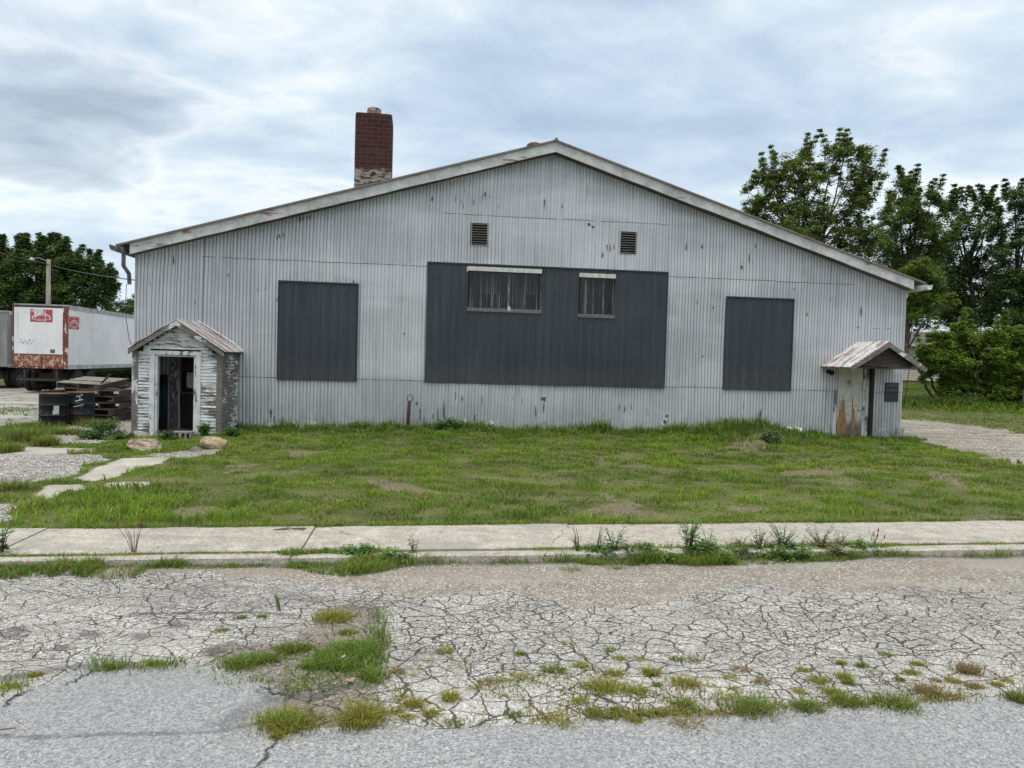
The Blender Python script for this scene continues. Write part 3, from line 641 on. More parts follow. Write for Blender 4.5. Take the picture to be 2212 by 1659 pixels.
    return {'Base Color': c, 'Roughness': T.st(fine, .3, .7, .38, .6), 'Metallic': .25, 'bump': (T.m('ADD', T.m('MULTIPLY', fine, .5), streak), .35, .006)}
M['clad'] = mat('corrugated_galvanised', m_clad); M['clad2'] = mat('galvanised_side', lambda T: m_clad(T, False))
PANEL = [(-6.07, -4.08, 1.34, 3.85), (-2.30, 4.17, 1.36, 4.49), (5.87, 7.80, 1.36, 3.90)]
LOUV = [(-1.18, -.73, 5.00, 5.58), (2.81, 3.26, 4.96, 5.55)]
DOORS = [(-8.46, -7.60, -1, 2.0), (9.22, 10.10, -1, 2.08)]
def clad_off(s, z):
    o = .022 * np.abs(np.sin(np.pi * s / PITCHC)) ** .75
    o = o + .005 * ((z > 1.4) * 1.0) + .005 * (z > 4.4) + .004 * ((z > 5.8) & (s > -1.93) & (s < 4.2))
    sh = np.floor(s / .66); o = o + .007 * _h(sh, np.floor(z / 3), 3) + (fbm(s * .8, z * .7, 3, 13) - .5) * .035 + (fbm(s * 5, z * 2.2, 3, 14) - .5) * .010
    dent = np.exp(-(((s - 4.4) / .35) ** 2 + ((z - .75) / .5) ** 2)) + .7 * np.exp(-(((s + 6.4) / .3) ** 2 + ((z - .6) / .4) ** 2)); return o - .035 * dent
def clad_mesh():
    npd = 10; S = np.arange(SL, SR + 1e-6, PITCHC / npd); br = sorted(set([v for r in PANEL + LOUV + DOORS for v in r[:2]]))
    cut = [(a + .04, b - .04, c + .04, d - .04) for a, b, c, d in PANEL] + LOUV + DOORS
    zs = set(np.round(np.arange(-.15, 7.75, .3), 3)) | {1.394, 1.402, 4.394, 4.402, 5.794, 5.802}
    for r in cut: zs |= {r[2], r[3]}
    Zr = np.array(sorted(z for z in zs if z >= -.15)); n = len(S); m = len(Zr)
    SS, ZZ = np.meshgrid(S, Zr); rb = np.where(SS < SA, 7.47 - (SA - SS) * .297, 7.47 - (SS - SA) * .311) + .2
    jag = .03 * (_h(np.floor(SS / .66), SS * 0, 9) - .5); O = clad_off(SS, ZZ); Z2 = np.minimum(ZZ, rb)
    dx = (fbm(SS * .35, ZZ * .45, 3, 17) - .5) * .07 + (_h(np.floor(SS / .66), SS * 0, 19) - .5) * .010 * ZZ; dx = dx * np.clip(np.minimum(SS - SL, SR - SS) / .3, 0, 1)
    RB = np.stack([SS, ZZ, ZZ * 0], -1).reshape(-1, 3); V = np.stack([SS + dx, -O, Z2], -1).reshape(-1, 3); idx = np.arange(n * m).reshape(m, n)
    sc = (SS[:-1, :-1] + SS[:-1, 1:]) / 2; zc = (ZZ[:-1, :-1] + ZZ[1:, :-1]) / 2; keep = (Z2[1:, :-1] - Z2[:-1, :-1] > 1e-4) | (Z2[1:, 1:] - Z2[:-1, 1:] > 1e-4)
    for a, b, c, d in cut: keep &= ~((sc > a) & (sc < b) & (zc > c) & (zc < d))
    F = np.stack([idx[:-1, :-1], idx[:-1, 1:], idx[1:, 1:], idx[1:, :-1]], -1)[keep]
    return npmesh('front_wall', V, F, {'rib': RB})
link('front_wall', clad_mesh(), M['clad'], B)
sw_ = MB()
for s0, s1 in ((SL, SL + .06), (SR - .06, SR)): sw_.bb((s0, .02, -.15), (s1, 28, 4.5))
sw_.bb((SL, 27.9, -.15), (SR, 28, 4.5)); sw_.prism([(SL, 4.5), (SR, 4.5), (SA, 7.55)], 1, 27.9, 28)
sw_.build('side_wall', M['clad2'], B)
M['dark'] = mat('interior_dark', lambda T: {'Base Color': T.ramp(T.noise(T.obj(), 3, 5), [(.3, (.015, .014, .012)), (.7, (.045, .04, .035))])}, rough=.95)
fl = MB(); fl.bb((SL + .07, .03, -.1), (SR - .07, 27.8, .02)); fl.build('floor', M['dark'], B)

def m_fascia(T):
    o = T.obj(); n = T.noise(o, 2.2, 6, .65); f = T.noise(o, 14, 5, .7); e = T.noise(T.map(o, (1, 1, 5)), 1.1, 5, .6)
    c = T.ramp(n, [(.32, (.32, .34, .355)), (.5, (.50, .52, .53)), (.68, (.64, .66, .66))])
    c = T.mix(T.m('MULTIPLY', T.st(f, .53, .6), .5), c, (.66, .66, .63)); c = T.mix(T.m('MULTIPLY', T.st(f, .42, .34), .5), c, (.17, .17, .165))
    c = T.mix(T.m('MULTIPLY', T.st(e, .60, .68), .85), c, T.ramp(f, [(.35, (.09, .045, .03)), (.6, (.30, .13, .06))]))
    return {'Base Color': c, 'bump': (T.m('ADD', f, n), .5, .01), 'Metallic': .1}
M['fascia'] = mat('peeling_painted_tin', m_fascia, rough=.6)
def m_rustroof(T):
    o = T.obj(); n = T.noise(o, 1.3, 5, .6); f = T.noise(o, 20, 4, .7)
    c = T.ramp(T.m('ADD', T.m('MULTIPLY', n, .6), T.m('MULTIPLY', f, .4)), [(.35, (.10, .09, .085)), (.5, (.22, .20, .19)), (.62, (.20, .10, .06))])
    return {'Base Color': c}
M['roof'] = mat('rusting_roof_sheet', m_rustroof, rough=.7, metal=.2)
rf = MB(); TH = .045
def rt(s): return roofb(s) + .262
rf.prism([(SA, rt(SA)), (-9.88, rt(-9.88)), (-9.88, rt(-9.88) + TH), (SA, rt(SA) + TH)], 1, -.42, 28.3)
rf.prism([(SA, rt(SA)), (11.5, rt(11.5)), (11.5, rt(11.5) + TH), (SA, rt(SA) + TH)], 1, -.42, 28.3)
rf.build('roof', M['roof'], B)
rc = MB(); rc.tube([(SA, -.45, rt(SA) + .035), (SA, 28.3, rt(SA) + .035)], .05, 8); rc.build('ridge_cap', M['roof'], B)
sfm = MB(); sfm.prism([(SA, roofb(SA) + .012), (-9.60, roofb(-9.60) + .012), (-9.60, roofb(-9.60) + .03), (SA, roofb(SA) + .03)], 1, -.352, .01); sfm.prism([(SA, roofb(SA) + .012), (11.18, roofb(11.18) + .012), (11.18, roofb(11.18) + .03), (SA, roofb(SA) + .03)], 1, -.352, .01)
sfm.build('eave_shade_soffit', mat('eave_shade_boards', lambda T: {'Base Color': T.ramp(T.noise(T.map(T.obj(), (1, 20, 1)), 1, 4), [(.3, (.05, .045, .042)), (.7, (.13, .12, .115))])}, rough=.9), B)  # soffit added and coloured dark to deepen the shade under the eaves
def fascia(s0, s1, n):
    mb = MB(); L = (s1 - s0) / n; random.seed(int(abs(s1) * 10))
    for i in range(n):
        a, b = s0 + L * i, s0 + L * (i + 1) + (.01 if i < n - 1 else 0); k = 6; y = -.36 - random.uniform(0, .012) - (.004 if i % 2 else 0)
        V = []; F = []
        for j in range(k + 1):
            s = a + (b - a) * j / k; w1 = random.uniform(-.008, .008); t = rt(s) + .03 + w1; bo = roofb(s) + random.uniform(-.008, .008)
            V += [(s, y, t), (s, y + random.uniform(-.004, .004), (t + bo) / 2), (s, y, bo), (s, y + .035, bo), (s, y + .035, t)]
        for j in range(k):
            for q in range(5): F.append((j * 5 + q, j * 5 + (q + 1) % 5, (j + 1) * 5 + (q + 1) % 5, (j + 1) * 5 + q))
        F += [(4, 3, 2, 1, 0), tuple(k * 5 + q for q in range(5))]
        mb.add(V, F)
    o = mb.build('fascia', M['fascia'], B); return o
fascia(-9.58, SA, 4); fascia(SA, 11.16, 4)
M['rafter'] = mat('old_rafter_wood', lambda T: {'Base Color': T.ramp(T.noise(T.map(T.obj(), (2, 30, 2)), 1, 4), [(.3, (.05, .045, .04)), (.7, (.16, .145, .125))])}, rough=.9)
gm = MB(); prof = [(-.09, .09), (-.075, -.01), (-.04, -.05), (.04, -.05), (.06, -.01), (.065, .09), (.055, .09), (.05, 0), (.03, -.04), (-.035, -.04), (-.065, 0), (-.08, .09)]
gm.prism([(-9.74 + a, 4.40 + b) for a, b in prof], 1, -.95, 28.2)
M['gutter_dark'] = mat('weathered_gutter', lambda T: {'Base Color': T.ramp(T.noise(T.obj(), 6, 5), [(.35, (.07, .07, .07)), (.6, (.20, .20, .20)), (.75, (.34, .33, .31))])}, rough=.6, metal=.3)
gm.build('gutter', M['gutter_dark'], B)
dp = MB(); dp.tube([(-9.74, -.30, 4.38), (-9.74, -.30, 4.06), (-9.66, -.16, 3.88), (-9.65, -.15, 3.62)], .052, 8); dp.build('downspout', M['gutter_dark'], B)
M['gutter_white'] = mat('white_gutter', lambda T: {'Base Color': T.ramp(T.noise(T.obj(), 7, 5), [(.3, (.36, .36, .35)), (.55, (.66, .66, .64)), (.8, (.76, .76, .74))])}, rough=.5)
gm = MB(); gm.prism([(11.38 - a * 1.1, 4.31 + b) for a, b in prof], 1, -.72, 28.2); gm.build('gutter', M['gutter_white'], B)
dp = MB(); dp.tube([(11.38, .25, 4.27), (11.38, .25, 4.16), (11.26, .2, 4.05), (11.26, .2, .12)], .045, 8); dp.build('downspout', M['gutter_white'], B)
M['cable'] = mat('black_cable', col=(.03, .03, .032), rough=.6)
cb = MB(); cb.tube([(-9.70, -.2, 3.62), (-9.71, -.22, 3.2), (-9.70, -.2, 2.75), (-9.66, -.12, 2.3), (-9.60, -.04, 2.0)], .008, 6); cb.build('loose_cable', M['cable'], B)
ba = MB(); ba.tube([(11.32, -.1, 2.05), (11.27, -.05, 1.2), (11.24, 0.02, .95)], .012, 6); ba.build('bracket_rod', M['cable'], B)
ct = MB(); ct.box((11.14, -.05, .22), (.20, .05, .40), Matrix.Rotation(R(12), 3, 'Y'), .02); ct.build('torn_corner_sheet', M['clad2'], B)
fp = MB()
for i in range(9): fp.tube([(9.35 - .0762 * (i + .5) - 1.15, -.075, .06), (9.35 - .0762 * (i + .5) - 1.15, -.07, .34 + .02 * (i % 3))], .034, 8)
M['patchm'] = mat('bright_zinc_sheet', lambda T: {'Base Color': T.ramp(T.noise(T.obj(), 9, 5), [(.35, (.40, .42, .44)), (.6, (.70, .72, .73))])}, rough=.45, metal=.25)
fp.build('patch_sheet', M['patchm'], B, True)

# ---- bare and flaked spots in the cladding, each where it is on the wall
M['bare'] = mat('bare_dark_steel', lambda T: {'Base Color': T.ramp(T.noise(T.obj(), 25, 4), [(.35, (.05, .052, .055)), (.6, (.12, .12, .125)), (.75, (.2, .17, .15))])}, rough=.7)
M['flake'] = mat('fresh_zinc_flake', lambda T: {'Base Color': T.ramp(T.noise(T.obj(), 14, 4), [(.4, (.42, .44, .46)), (.55, (.72, .74, .76))])}, rough=.5)
def marks(name, mt, L, seed):
    rd = random.Random(seed); mb = MB()
    for (px, py, w1, h1) in L:
        s, z = W(px, py, .03); k = .0127; w2, h2 = w1 * k / 2, h1 * k / 2; n = 12; vs = []
        for i in range(n):
            a = 2 * math.pi * i / n; r = rd.uniform(.45, 1.15); vs.append((s + w2 * r * math.cos(a), z + h2 * r * math.sin(a)))
        oo = float(clad_off(np.array([s]), np.array([z]))[0]); mb.prism(vs, 1, -max(oo, .0) - .010, -.0)
    return mb.build(name, mt, B)
marks('bare_patch', M['bare'], [(598, 514, 3, 14), (604, 510, 3, 12), (612, 508, 4, 16), (648, 474, 4, 13), (654, 473, 4, 12), (661, 472, 4, 11), (668, 470, 4, 9), (1038, 408, 4, 26), (1048, 420, 3, 14), (933, 429, 4, 10), (996, 436, 2, 9), (1177, 438, 3, 22), (1311, 535, 3, 18), (1318, 537, 3, 20), (1326, 534, 3, 14), (1302, 551, 3, 12), (1175, 861, 16, 11), (1482, 533, 3, 18), (1516, 533, 4, 10), (1632, 533, 3, 14), (1602, 578, 5, 10), (1540, 664, 5, 4), (1519, 770, 4, 4), (1441, 899, 8, 12), (1643, 895, 3, 30), (1860, 673, 4, 26), (1853, 707, 4, 6), (1744, 679, 3, 10), (1715, 624, 4, 3), (375, 563, 3, 26), (423, 653, 7, 7), (493, 594, 3, 10), (764, 608, 5, 5), (873, 720, 4, 4), (907, 895, 3, 30), (916, 906, 3, 20), (946, 895, 3, 26), (958, 890, 4, 42), (935, 899, 3, 16), (1026, 902, 7, 18), (1157, 892, 3, 28), (1174, 883, 3, 24), (900, 872, 6, 8), (851, 913, 3, 18), (1272, 484, 9, 7), (1281, 490, 8, 5), (585, 893, 6, 22), (592, 905, 5, 16), (1338, 880, 3, 16), (1350, 884, 3, 14), (1365, 878, 3, 18), (1436, 912, 10, 10), (1700, 760, 3, 18), (1618, 560, 3, 22), (1626, 566, 2, 16)], 1)
marks('worn_patch', M['flake'], [(588, 921, 22, 18), (600, 926, 12, 12), (1432, 918, 20, 20), (1452, 922, 14, 12), (1060, 913, 18, 10), (1005, 908, 8, 12), (848, 911, 12, 14), (1440, 905, 10, 14)], 2)
# ---- dark ribbed sheets over the old openings
def m_panel(T):
    o = T.obj(); n = T.noise(o, .8, 4); st = T.noise(T.map(o, (9, 1, .4)), 1, 4, .6); f = T.noise(o, 45, 3, .7); v = T.vor(T.map(o, (3, 1, 3)), 2.2)
    c = T.ramp(n, [(.35, (.031, .039, .054)), (.65, (.044, .053, .070))]); c = T.mix(T.m('MULTIPLY', T.st(st, .5, .66), .30), c, (.085, .094, .108)); c = T.mix(T.m('MULTIPLY', T.st(T.sep(o)[2], 2.1, 1.4), T.m('MULTIPLY', T.st(f, .4, .6), .35)), c, (.11, .11, .10))
    c = T.mix(T.m('MULTIPLY', T.st(f, .66, .74), .25), c, (.22, .22, .22)); c = T.mix(T.m('MULTIPLY', T.st(v, .05, .02), .6), c, (.25, .26, .27))
    return {'Base Color': c, 'Roughness': T.st(n, .3, .7, .40, .55), 'bump': (T.m('ADD', n, T.m('MULTIPLY', f, .05)), .3, .02)}
M['panel'] = mat('slate_painted_sheet', m_panel, spec=.4)
WIN = [(-1.24, .71, 3.35, 4.34), (1.73, 2.72, 3.29, 4.29)]
def ribpanel(name, r, holes=(), pitch=.228, label=None):
    a, b, c, d = r; S = [a]; O = [0.0]; x = a + pitch * .5
    while x < b - .03:
        for dx, o in ((-.032, .0), (-.018, .016), (.018, .016), (.032, .0)):
            if a < x + dx < b: S.append(x + dx); O.append(o)
        for dx in (.085, .145):                      # two small stiffening beads between the ribs
            for e, o in ((-.006, 0), (0, .003), (.006, 0)):
                if x + dx + e < b: S.append(x + dx + e); O.append(o)
        x += pitch
    S.append(b); O.append(0.0); S = np.array(S); O = np.array(O)
    for h in holes:
        for e in h[:2]:
            S = np.append(S, e); O = np.append(O, 0.0)
    k = np.argsort(S, kind='stable'); S = S[k]; O = O[k]
    Zr = np.array(sorted(set(list(np.linspace(c, d, 12)) + [z for h in holes for z in h[2:]])))
    SS, ZZ = np.meshgrid(S, Zr); OO = np.tile(O, (len(Zr), 1)) + .058 + (fbm(SS * .9, ZZ * .9, 2, 15) - .5) * .014
    OO = np.where((ZZ <= c + 1e-6) | (ZZ >= d - 1e-6), OO, OO)
    V = np.stack([SS, -OO, ZZ + (fbm(SS * 2, ZZ * 0, 2, 16) - .5) * .012 * ((ZZ <= c + 1e-6))], -1).reshape(-1, 3); idx = np.arange(SS.size).reshape(SS.shape)
    sc = (SS[:-1, :-1] + SS[:-1, 1:]) / 2; zc = (ZZ[:-1, :-1] + ZZ[1:, :-1]) / 2; keep = np.ones(sc.shape, bool)
    for h in holes: keep &= ~((sc > h[0]) & (sc < h[1]) & (zc > h[2]) & (zc < h[3]))
    F = np.stack([idx[:-1, :-1], idx[:-1, 1:], idx[1:, 1:], idx[1:, :-1]], -1)[keep]
    o = link(name, npmesh(name, V, F), M['panel'], B)
    md = o.modifiers.new('t', 'SOLIDIFY'); md.thickness = .004; md.offset = -1
    tr = MB(); tr.bb((a - .012, -.092, d - .004), (b + .012, -.02, d + .028)); tr.bb((a - .014, -.085, c + .01), (a - .001, -.02, d - .006)); tr.bb((b + .001, -.085, c + .01), (b + .014, -.02, d - .006))
    tr.build('trim', M['panel'], o)
    sc_ = MB(); random.seed(int(a * 7) + 50)
    for zz in (c + .07, c + (d - c) * .38, c + (d - c) * .7, d - .08):
        x = a + pitch * .5 + .045
        while x < b - .05:
            if not any(h[0] - .05 < x < h[1] + .05 and h[2] - .05 < zz < h[3] + .05 for h in holes): sc_.tube([(x, -.055, zz + random.uniform(-.01, .01)), (x, -.0695, zz)], .0065, 6)
            x += pitch
    sc_.build('screws', M['screw'], o)
    return o
M['screw'] = mat('zinc_screw', col=(.16, .17, .18), rough=.45, metal=.5)
ribpanel('covering_panel', PANEL[0])
bp = ribpanel('covering_panel', PANEL[1], WIN)
ribpanel('covering_panel', PANEL[2], pitch=.30)

# ---- clear corrugated sheets left over two windows
def m_clear():
    m = bpy.data.materials.new('dirty_clear_sheet'); m.use_nodes = True; t = m.node_tree; T = NT(t); b = t.nodes['Principled BSDF']; o = T.obj(); X, Y, Z = T.sep(o)
    st = T.noise(T.map(o, (14, 1, .5)), 1, 5, .7); s2 = T.noise(T.map(o, (38, 1, 1.2), loc=(3, 0, 1)), 1, 4, .7)
    t.links.new(T.ramp(st, [(.3, (.10, .11, .12)), (.55, (.24, .26, .28)), (.75, (.42, .44, .45))]), b.inputs['Base Color']); b.inputs['Roughness'].default_value = .25
    tp = T.n('BsdfTransparent', {'Color': (.86, .89, .90)}); f = T.m('ADD', T.m('MULTIPLY', T.st(st, .54, .68), .42), T.m('MULTIPLY', T.st(s2, .56, .68), .20)); f = T.m('ADD', f, .03, clamp=True)
    mx = T.n('MixShader', {0: f, 1: tp.outputs[0], 2: b.outputs[0]}); gl = T.n('BsdfGlossy', {'Color': (.8, .83, .86), 'Roughness': .12})
    m2 = T.n('MixShader', {0: .055, 1: mx.outputs[0], 2: gl.outputs[0]}); t.links.new(m2.outputs[0], t.nodes['Material Output'].inputs['Surface']); return m
M['clear'] = m_clear()
M['oldwood'] = mat('flaking_window_wood', lambda T: {'Base Color': T.ramp(T.noise(T.map(T.obj(), (30, 30, 4)), 1, 5, .7), [(.40, (.08, .055, .038)), (.52, (.22, .19, .16)), (.64, (.50, .49, .46))])}, rough=.8)
M['strip'] = mat('white_foam_strip', lambda T: {'Base Color': T.ramp(T.noise(T.map(T.obj(), (20, 1, 5)), 1, 5, .7), [(.35, (.38, .38, .36)), (.55, (.62, .63, .62)), (.7, (.74, .75, .74))])}, rough=.8)
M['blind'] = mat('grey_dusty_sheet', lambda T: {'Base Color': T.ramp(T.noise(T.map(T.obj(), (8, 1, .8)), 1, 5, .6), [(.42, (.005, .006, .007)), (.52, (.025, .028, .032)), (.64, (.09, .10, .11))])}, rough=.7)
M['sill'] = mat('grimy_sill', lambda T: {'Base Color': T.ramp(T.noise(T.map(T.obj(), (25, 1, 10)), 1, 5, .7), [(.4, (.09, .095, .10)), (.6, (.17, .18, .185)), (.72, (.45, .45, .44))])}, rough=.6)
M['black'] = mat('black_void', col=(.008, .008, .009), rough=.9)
def window(h, mulls, boxes, tagpx=None):
    a, b, c, d = h; fr = MB(); y = .10
    for x, w1 in mulls: fr.bb((x - w1 / 2, y, c), (x + w1 / 2, y + .06, d))
    fr.bb((a, y + .002, c - .05), (b, y + .05, c)); fr.bb((a, y + .002, d), (b, y + .05, d + .05)); fr.bb((a - .05, y + .001, c - .05), (a, y + .05, d + .05)); fr.bb((b, y + .001, c - .05), (b + .05, y + .05, d + .05))
    o = fr.build('window', M['oldwood'], B)
    n = int((b - a + .1) / .0127); V = []; F = []
    for i in range(n + 1):
        x = a - .04 + (b - a + .08) * i / n; yy = -.022 - .012 * math.sin(2 * math.pi * x / .0762); V += [(x, yy, c - .08), (x, yy, d + .10)]
    F = [(2 * i, 2 * i + 2, 2 * i + 3, 2 * i + 1) for i in range(n)]; link('pane', npmesh('pane', V, F, None, True), M['clear'], o)
    t = MB(); t.bb((a - .01, -.092, d - .012), (b, -.082, d + .10)); t.build('top_strip', M['strip'], o)
    t = MB(); t.bb((a - .02, -.088, c - .085), (b + .01, -.078, c + .012)); t.build('sill', M['sill'], o)
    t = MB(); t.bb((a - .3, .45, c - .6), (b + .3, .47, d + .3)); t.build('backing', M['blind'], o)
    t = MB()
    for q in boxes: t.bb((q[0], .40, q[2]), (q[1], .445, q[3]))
    t.build('unlit_opening_box', M['black'], o); return o  # black boxes standing in for the darkness of unlit openings
o1 = window(WIN[0], [(-.56, .016), (-.14, .06), (.30, .02), (-.90, .012)], [(-1.0, -.45, 3.0, 3.78), (.32, .75, 3.0, 3.80), (-.2, .0, 3.0, 3.6)])
t = MB(); t.bb((-.18, -.094, 3.30), (-.11, -.090, 3.42)); t.bb((-1.29, -.1, 4.30), (-1.25, -.075, 4.42)); t.build('paper_label', M['strip'], o1)
o2 = window(WIN[1], [(1.95, .07), (2.16, .012), (2.44, .025)], [(2.45, 2.8, 3.0, 3.85), (1.75, 1.86, 3.2, 3.75)])

# ---- louvred vents
M['louvre'] = mat('tin_louvre', lambda T: {'Base Color': T.ramp(T.noise(T.obj(), 20, 4), [(.3, (.26, .26, .25)), (.7, (.50, .50, .48))])}, rough=.6)
for a, b, c, d in LOUV:
    f = MB(); e = .016
    for q in (((a - e, c - e), (b + e, c)), ((a - e, d), (b + e, d + e)), ((a - e, c), (a, d)), ((b, c), (b + e, d))): f.bb((q[0][0], -.045, q[0][1]), (q[1][0], .02, q[1][1]))
    v = f.build('louvre_vent', M['louvre'], B); s = MB(); n = 9
    for i in range(n): s.box(((a + b) / 2, -.03, c + (i + .5) * (d - c) / n), (b - a - .004, .030, .005), Matrix.Rotation(R(-8), 3, 'X'))
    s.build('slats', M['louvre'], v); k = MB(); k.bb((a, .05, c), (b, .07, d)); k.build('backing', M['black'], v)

# ---- chimney
def m_brick(T):
    o = T.obj(); X, Y, Z = T.sep(o); v = T.comb(T.m('ADD', X, Y), Z, 0.)
    dj = T.vm('ADD', v, T.vm('MULTIPLY', T.vm('SUBTRACT', T.noisec(o, 9), (.5, .5, .5)), (.02, .02, 0)))
    b = T.n('TexBrick', {'Vector': dj, 'Color1': (.046, .018, .018), 'Color2': (.082, .029, .027), 'Mortar': (.11, .085, .078), 'Scale': 1.0, 'Mortar Size': .010, 'Mortar Smooth': .3, 'Bias': -.1, 'Brick Width': .33, 'Row Height': .128})
    c = b.outputs['Color']; n = T.noise(o, 1.6, 5, .6); f = T.noise(o, 24, 4, .7)
    c = T.mix(T.m('MULTIPLY', T.st(n, .48, .62), .5), c, (.075, .055, .038)); c = T.mix(T.m('MULTIPLY', T.st(f, .45, .7), .35), c, (.05, .03, .025))
    wz = T.m('MULTIPLY', T.st(T.m('ADD', Z, T.m('MULTIPLY', f, .3)), 7.92, 7.80), T.st(T.noise(T.map(o, (1, 1, 2.4)), 4, 5, .7), .44, .54))
    c = T.mix(T.m('MULTIPLY', wz, .6), c, (.50, .49, .47))
    hg = T.m('ADD', T.m('MULTIPLY', b.outputs['Fac'], -1.0), T.m('MULTIPLY', f, .4)); return {'Base Color': c, 'bump': (hg, .9, .02)}
M['brick'] = mat('dark_red_brick', m_brick, rough=.9, spec=.2)
cm = MB(); cs, cy, hw = -4.02, 4.05, .55
def chp(s, y, z): return (s, y, z)
lv = [(6.0, hw), (9.20, hw), (9.36, hw - .005), (9.39, hw - .05), (9.44, .2)]
V = []; F = []
for z, r in lv:
    for sx_, sy_ in ((-1, -1), (1, -1), (1, 1), (-1, 1)): V.append((cs + sx_ * r, cy + sy_ * min(r, .5), z))
for i in range(len(lv) - 1):
    for k in range(4): F.append((i * 4 + k, i * 4 + (k + 1) % 4, (i + 1) * 4 + (k + 1) % 4, (i + 1) * 4 + k))
cm.add(V, F); ch = cm.build('chimney', M['brick'], B)
M['flue'] = mat('clay_flue', lambda T: {'Base Color': T.ramp(T.noise(T.obj(), 10, 5, .7), [(.42, (.36, .34, .27)), (.49, (.25, .21, .14)), (.53, (.07, .05, .035))])}, rough=.85)
fm = MB(); fm.lathe([(.215, 9.30), (.215, 9.62), (.20, 9.64), (.17, 9.64), (.165, 9.35)], (cs - .02, cy - .1, 0), 24); fm.build('flue', M['flue'], ch, True)
rv_ = MB(); p0 = D(1155, 311, 26.5); q = B.matrix_world.inverted() if False else None
ls = (p0.x - BO.x) * WD.x + (p0.y - BO.y) * WD.y; ly = -((p0.x - BO.x) * ND.x + (p0.y - BO.y) * ND.y)
rv_.lathe([(.0, p0.z + .03), (.18, p0.z + .02), (.28, p0.z - .04), (.29, p0.z - .12), (.22, p0.z - .13), (.22, p0.z - .9)], (ls, ly, 0), 20)
M['rustpipe'] = mat('rusty_metal', lambda T: {'Base Color': T.ramp(T.noise(T.obj(), 12, 5, .7), [(.35, (.07, .03, .022)), (.55, (.20, .085, .05)), (.7, (.36, .26, .22))])}, rough=.8)
rv_.build('roof_vent', M['rustpipe'], B, True)

# ================================================================== timber entrance porch
def m_peel(bare, seed, sc=(2.0, 2.0, 24), fleck=.0):
    def fn(T):
        o = T.map(T.obj(), (1, 1, 1), loc=(seed, 0, seed)); n = T.noise(T.map(o, sc), 1.0, 6, .68, .3); b = T.noise(o, 1.3, 3, .5); g = T.noise(T.map(o, (3, 3, 45)), 1.0, 4, .6); n2 = T.noise(T.map(o, (9, 9, 26)), 1.0, 4, .7)
        wood = T.ramp(g, [(.3, (.085, .075, .068)), (.5, (.17, .155, .145)), (.7, (.27, .25, .235))])
        pt = T.ramp(T.noise(o, 5, 4), [(.3, (.52, .55, .58)), (.6, (.68, .71, .73)), (.8, (.76, .78, .80))]); pt = T.mix(T.m('MULTIPLY', T.st(n2, .55, .65), .3), pt, (.35, .35, .34))
        k = T.st(T.m('ADD', n, T.m('ADD', T.m('MULTIPLY', T.m('SUBTRACT', b, .5), .7), T.m('MULTIPLY', T.m('SUBTRACT', n2, .5), .25))), bare - .01, bare + .02)
        return {'Base Color': T.mix(k, pt, wood), 'bump': (T.m('ADD', T.m('MULTIPLY', T.m('SUBTRACT', 1.0, k), .6), T.m('MULTIPLY', g, .5)), .9, .006)}
    return fn
M['siding'] = mat('peeling_white_siding', m_peel(.530, 3.0), rough=.8, spec=.3)
M['siding_bare'] = mat('bare_grey_siding', m_peel(.43, 9.0), rough=.85, spec=.3)
M['trim'] = mat('peeling_white_trim', m_peel(.60, 5.0, (9, 9, 1.6)), rough=.75, spec=.3)
M['greywood'] = mat('weathered_grey_board', m_peel(.33, 12.0, (3, 3, 3)), rough=.85, spec=.3)
def m_tin(rl, seed):
    def fn(T):
        o = T.map(T.obj(), loc=(seed, seed, 0)); n = T.noise(T.map(o, (1.2, 5, 1.2)), 1.0, 6, .65); f = T.noise(T.map(o, (6, 24, 6)), 1.0, 4, .7)
        c = T.ramp(f, [(.3, (.30, .31, .32)), (.5, (.52, .53, .54)), (.7, (.74, .74, .74))]); r = T.ramp(f, [(.35, (.12, .05, .035)), (.6, (.32, .16, .11))])
        return {'Base Color': T.mix(T.m('MULTIPLY', T.st(n, rl, rl + .05), .85), c, r)}
    return fn
M['tin_a'] = mat('rusty_tin_roof', m_tin(.50, 2.0), rough=.5, metal=.25); M['tin_b'] = mat('streaked_tin_roof', m_tin(.53, 6.0), rough=.45, metal=.3)
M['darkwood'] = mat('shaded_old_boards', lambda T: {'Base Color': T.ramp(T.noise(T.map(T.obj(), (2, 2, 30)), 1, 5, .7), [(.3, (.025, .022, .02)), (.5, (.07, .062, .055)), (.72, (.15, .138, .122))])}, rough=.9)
YF = -1.55; PL, PR, PM, PE, PK = -9.03, -7.06, -8.045, 1.97, 2.66
def under(s): return PK - abs(s - PM) * (PK - PE) / (PR - PM) if s >= PM else PK - (PM - s) * (PK - PE) / (PM - PL)
def course(mb, a, b, z, y, ax='x', h=.075, seed=0):
    """one lap-siding board, its lower edge proud"""
    t = random.uniform(.002, .010); z0, z1 = z + random.uniform(-.003, .003), z + h + .006
    if ax == 'x': V = [(a, y - .016 - t, z0), (b, y - .016 - t, z0), (b, y - .003, z1), (a, y - .003, z1), (a, y + .004, z0), (b, y + .004, z0), (b, y + .004, z1), (a, y + .004, z1)]
    else:
        sg = 1 if ax == 'r' else -1
        V = [(y + sg * (.016 + t), a, z0), (y + sg * (.016 + t), b, z0), (y + sg * .003, b, z1), (y + sg * .003, a, z1), (y - sg * .004, a, z0), (y - sg * .004, b, z0), (y - sg * .004, b, z1), (y - sg * .004, a, z1)]
    mb.add(V, [(0, 1, 2, 3), (4, 7, 6, 5), (0, 4, 5, 1), (3, 2, 6, 7), (0, 3, 7, 4), (1, 5, 6, 2)])
random.seed(21)
fw = MB(); z = -.06
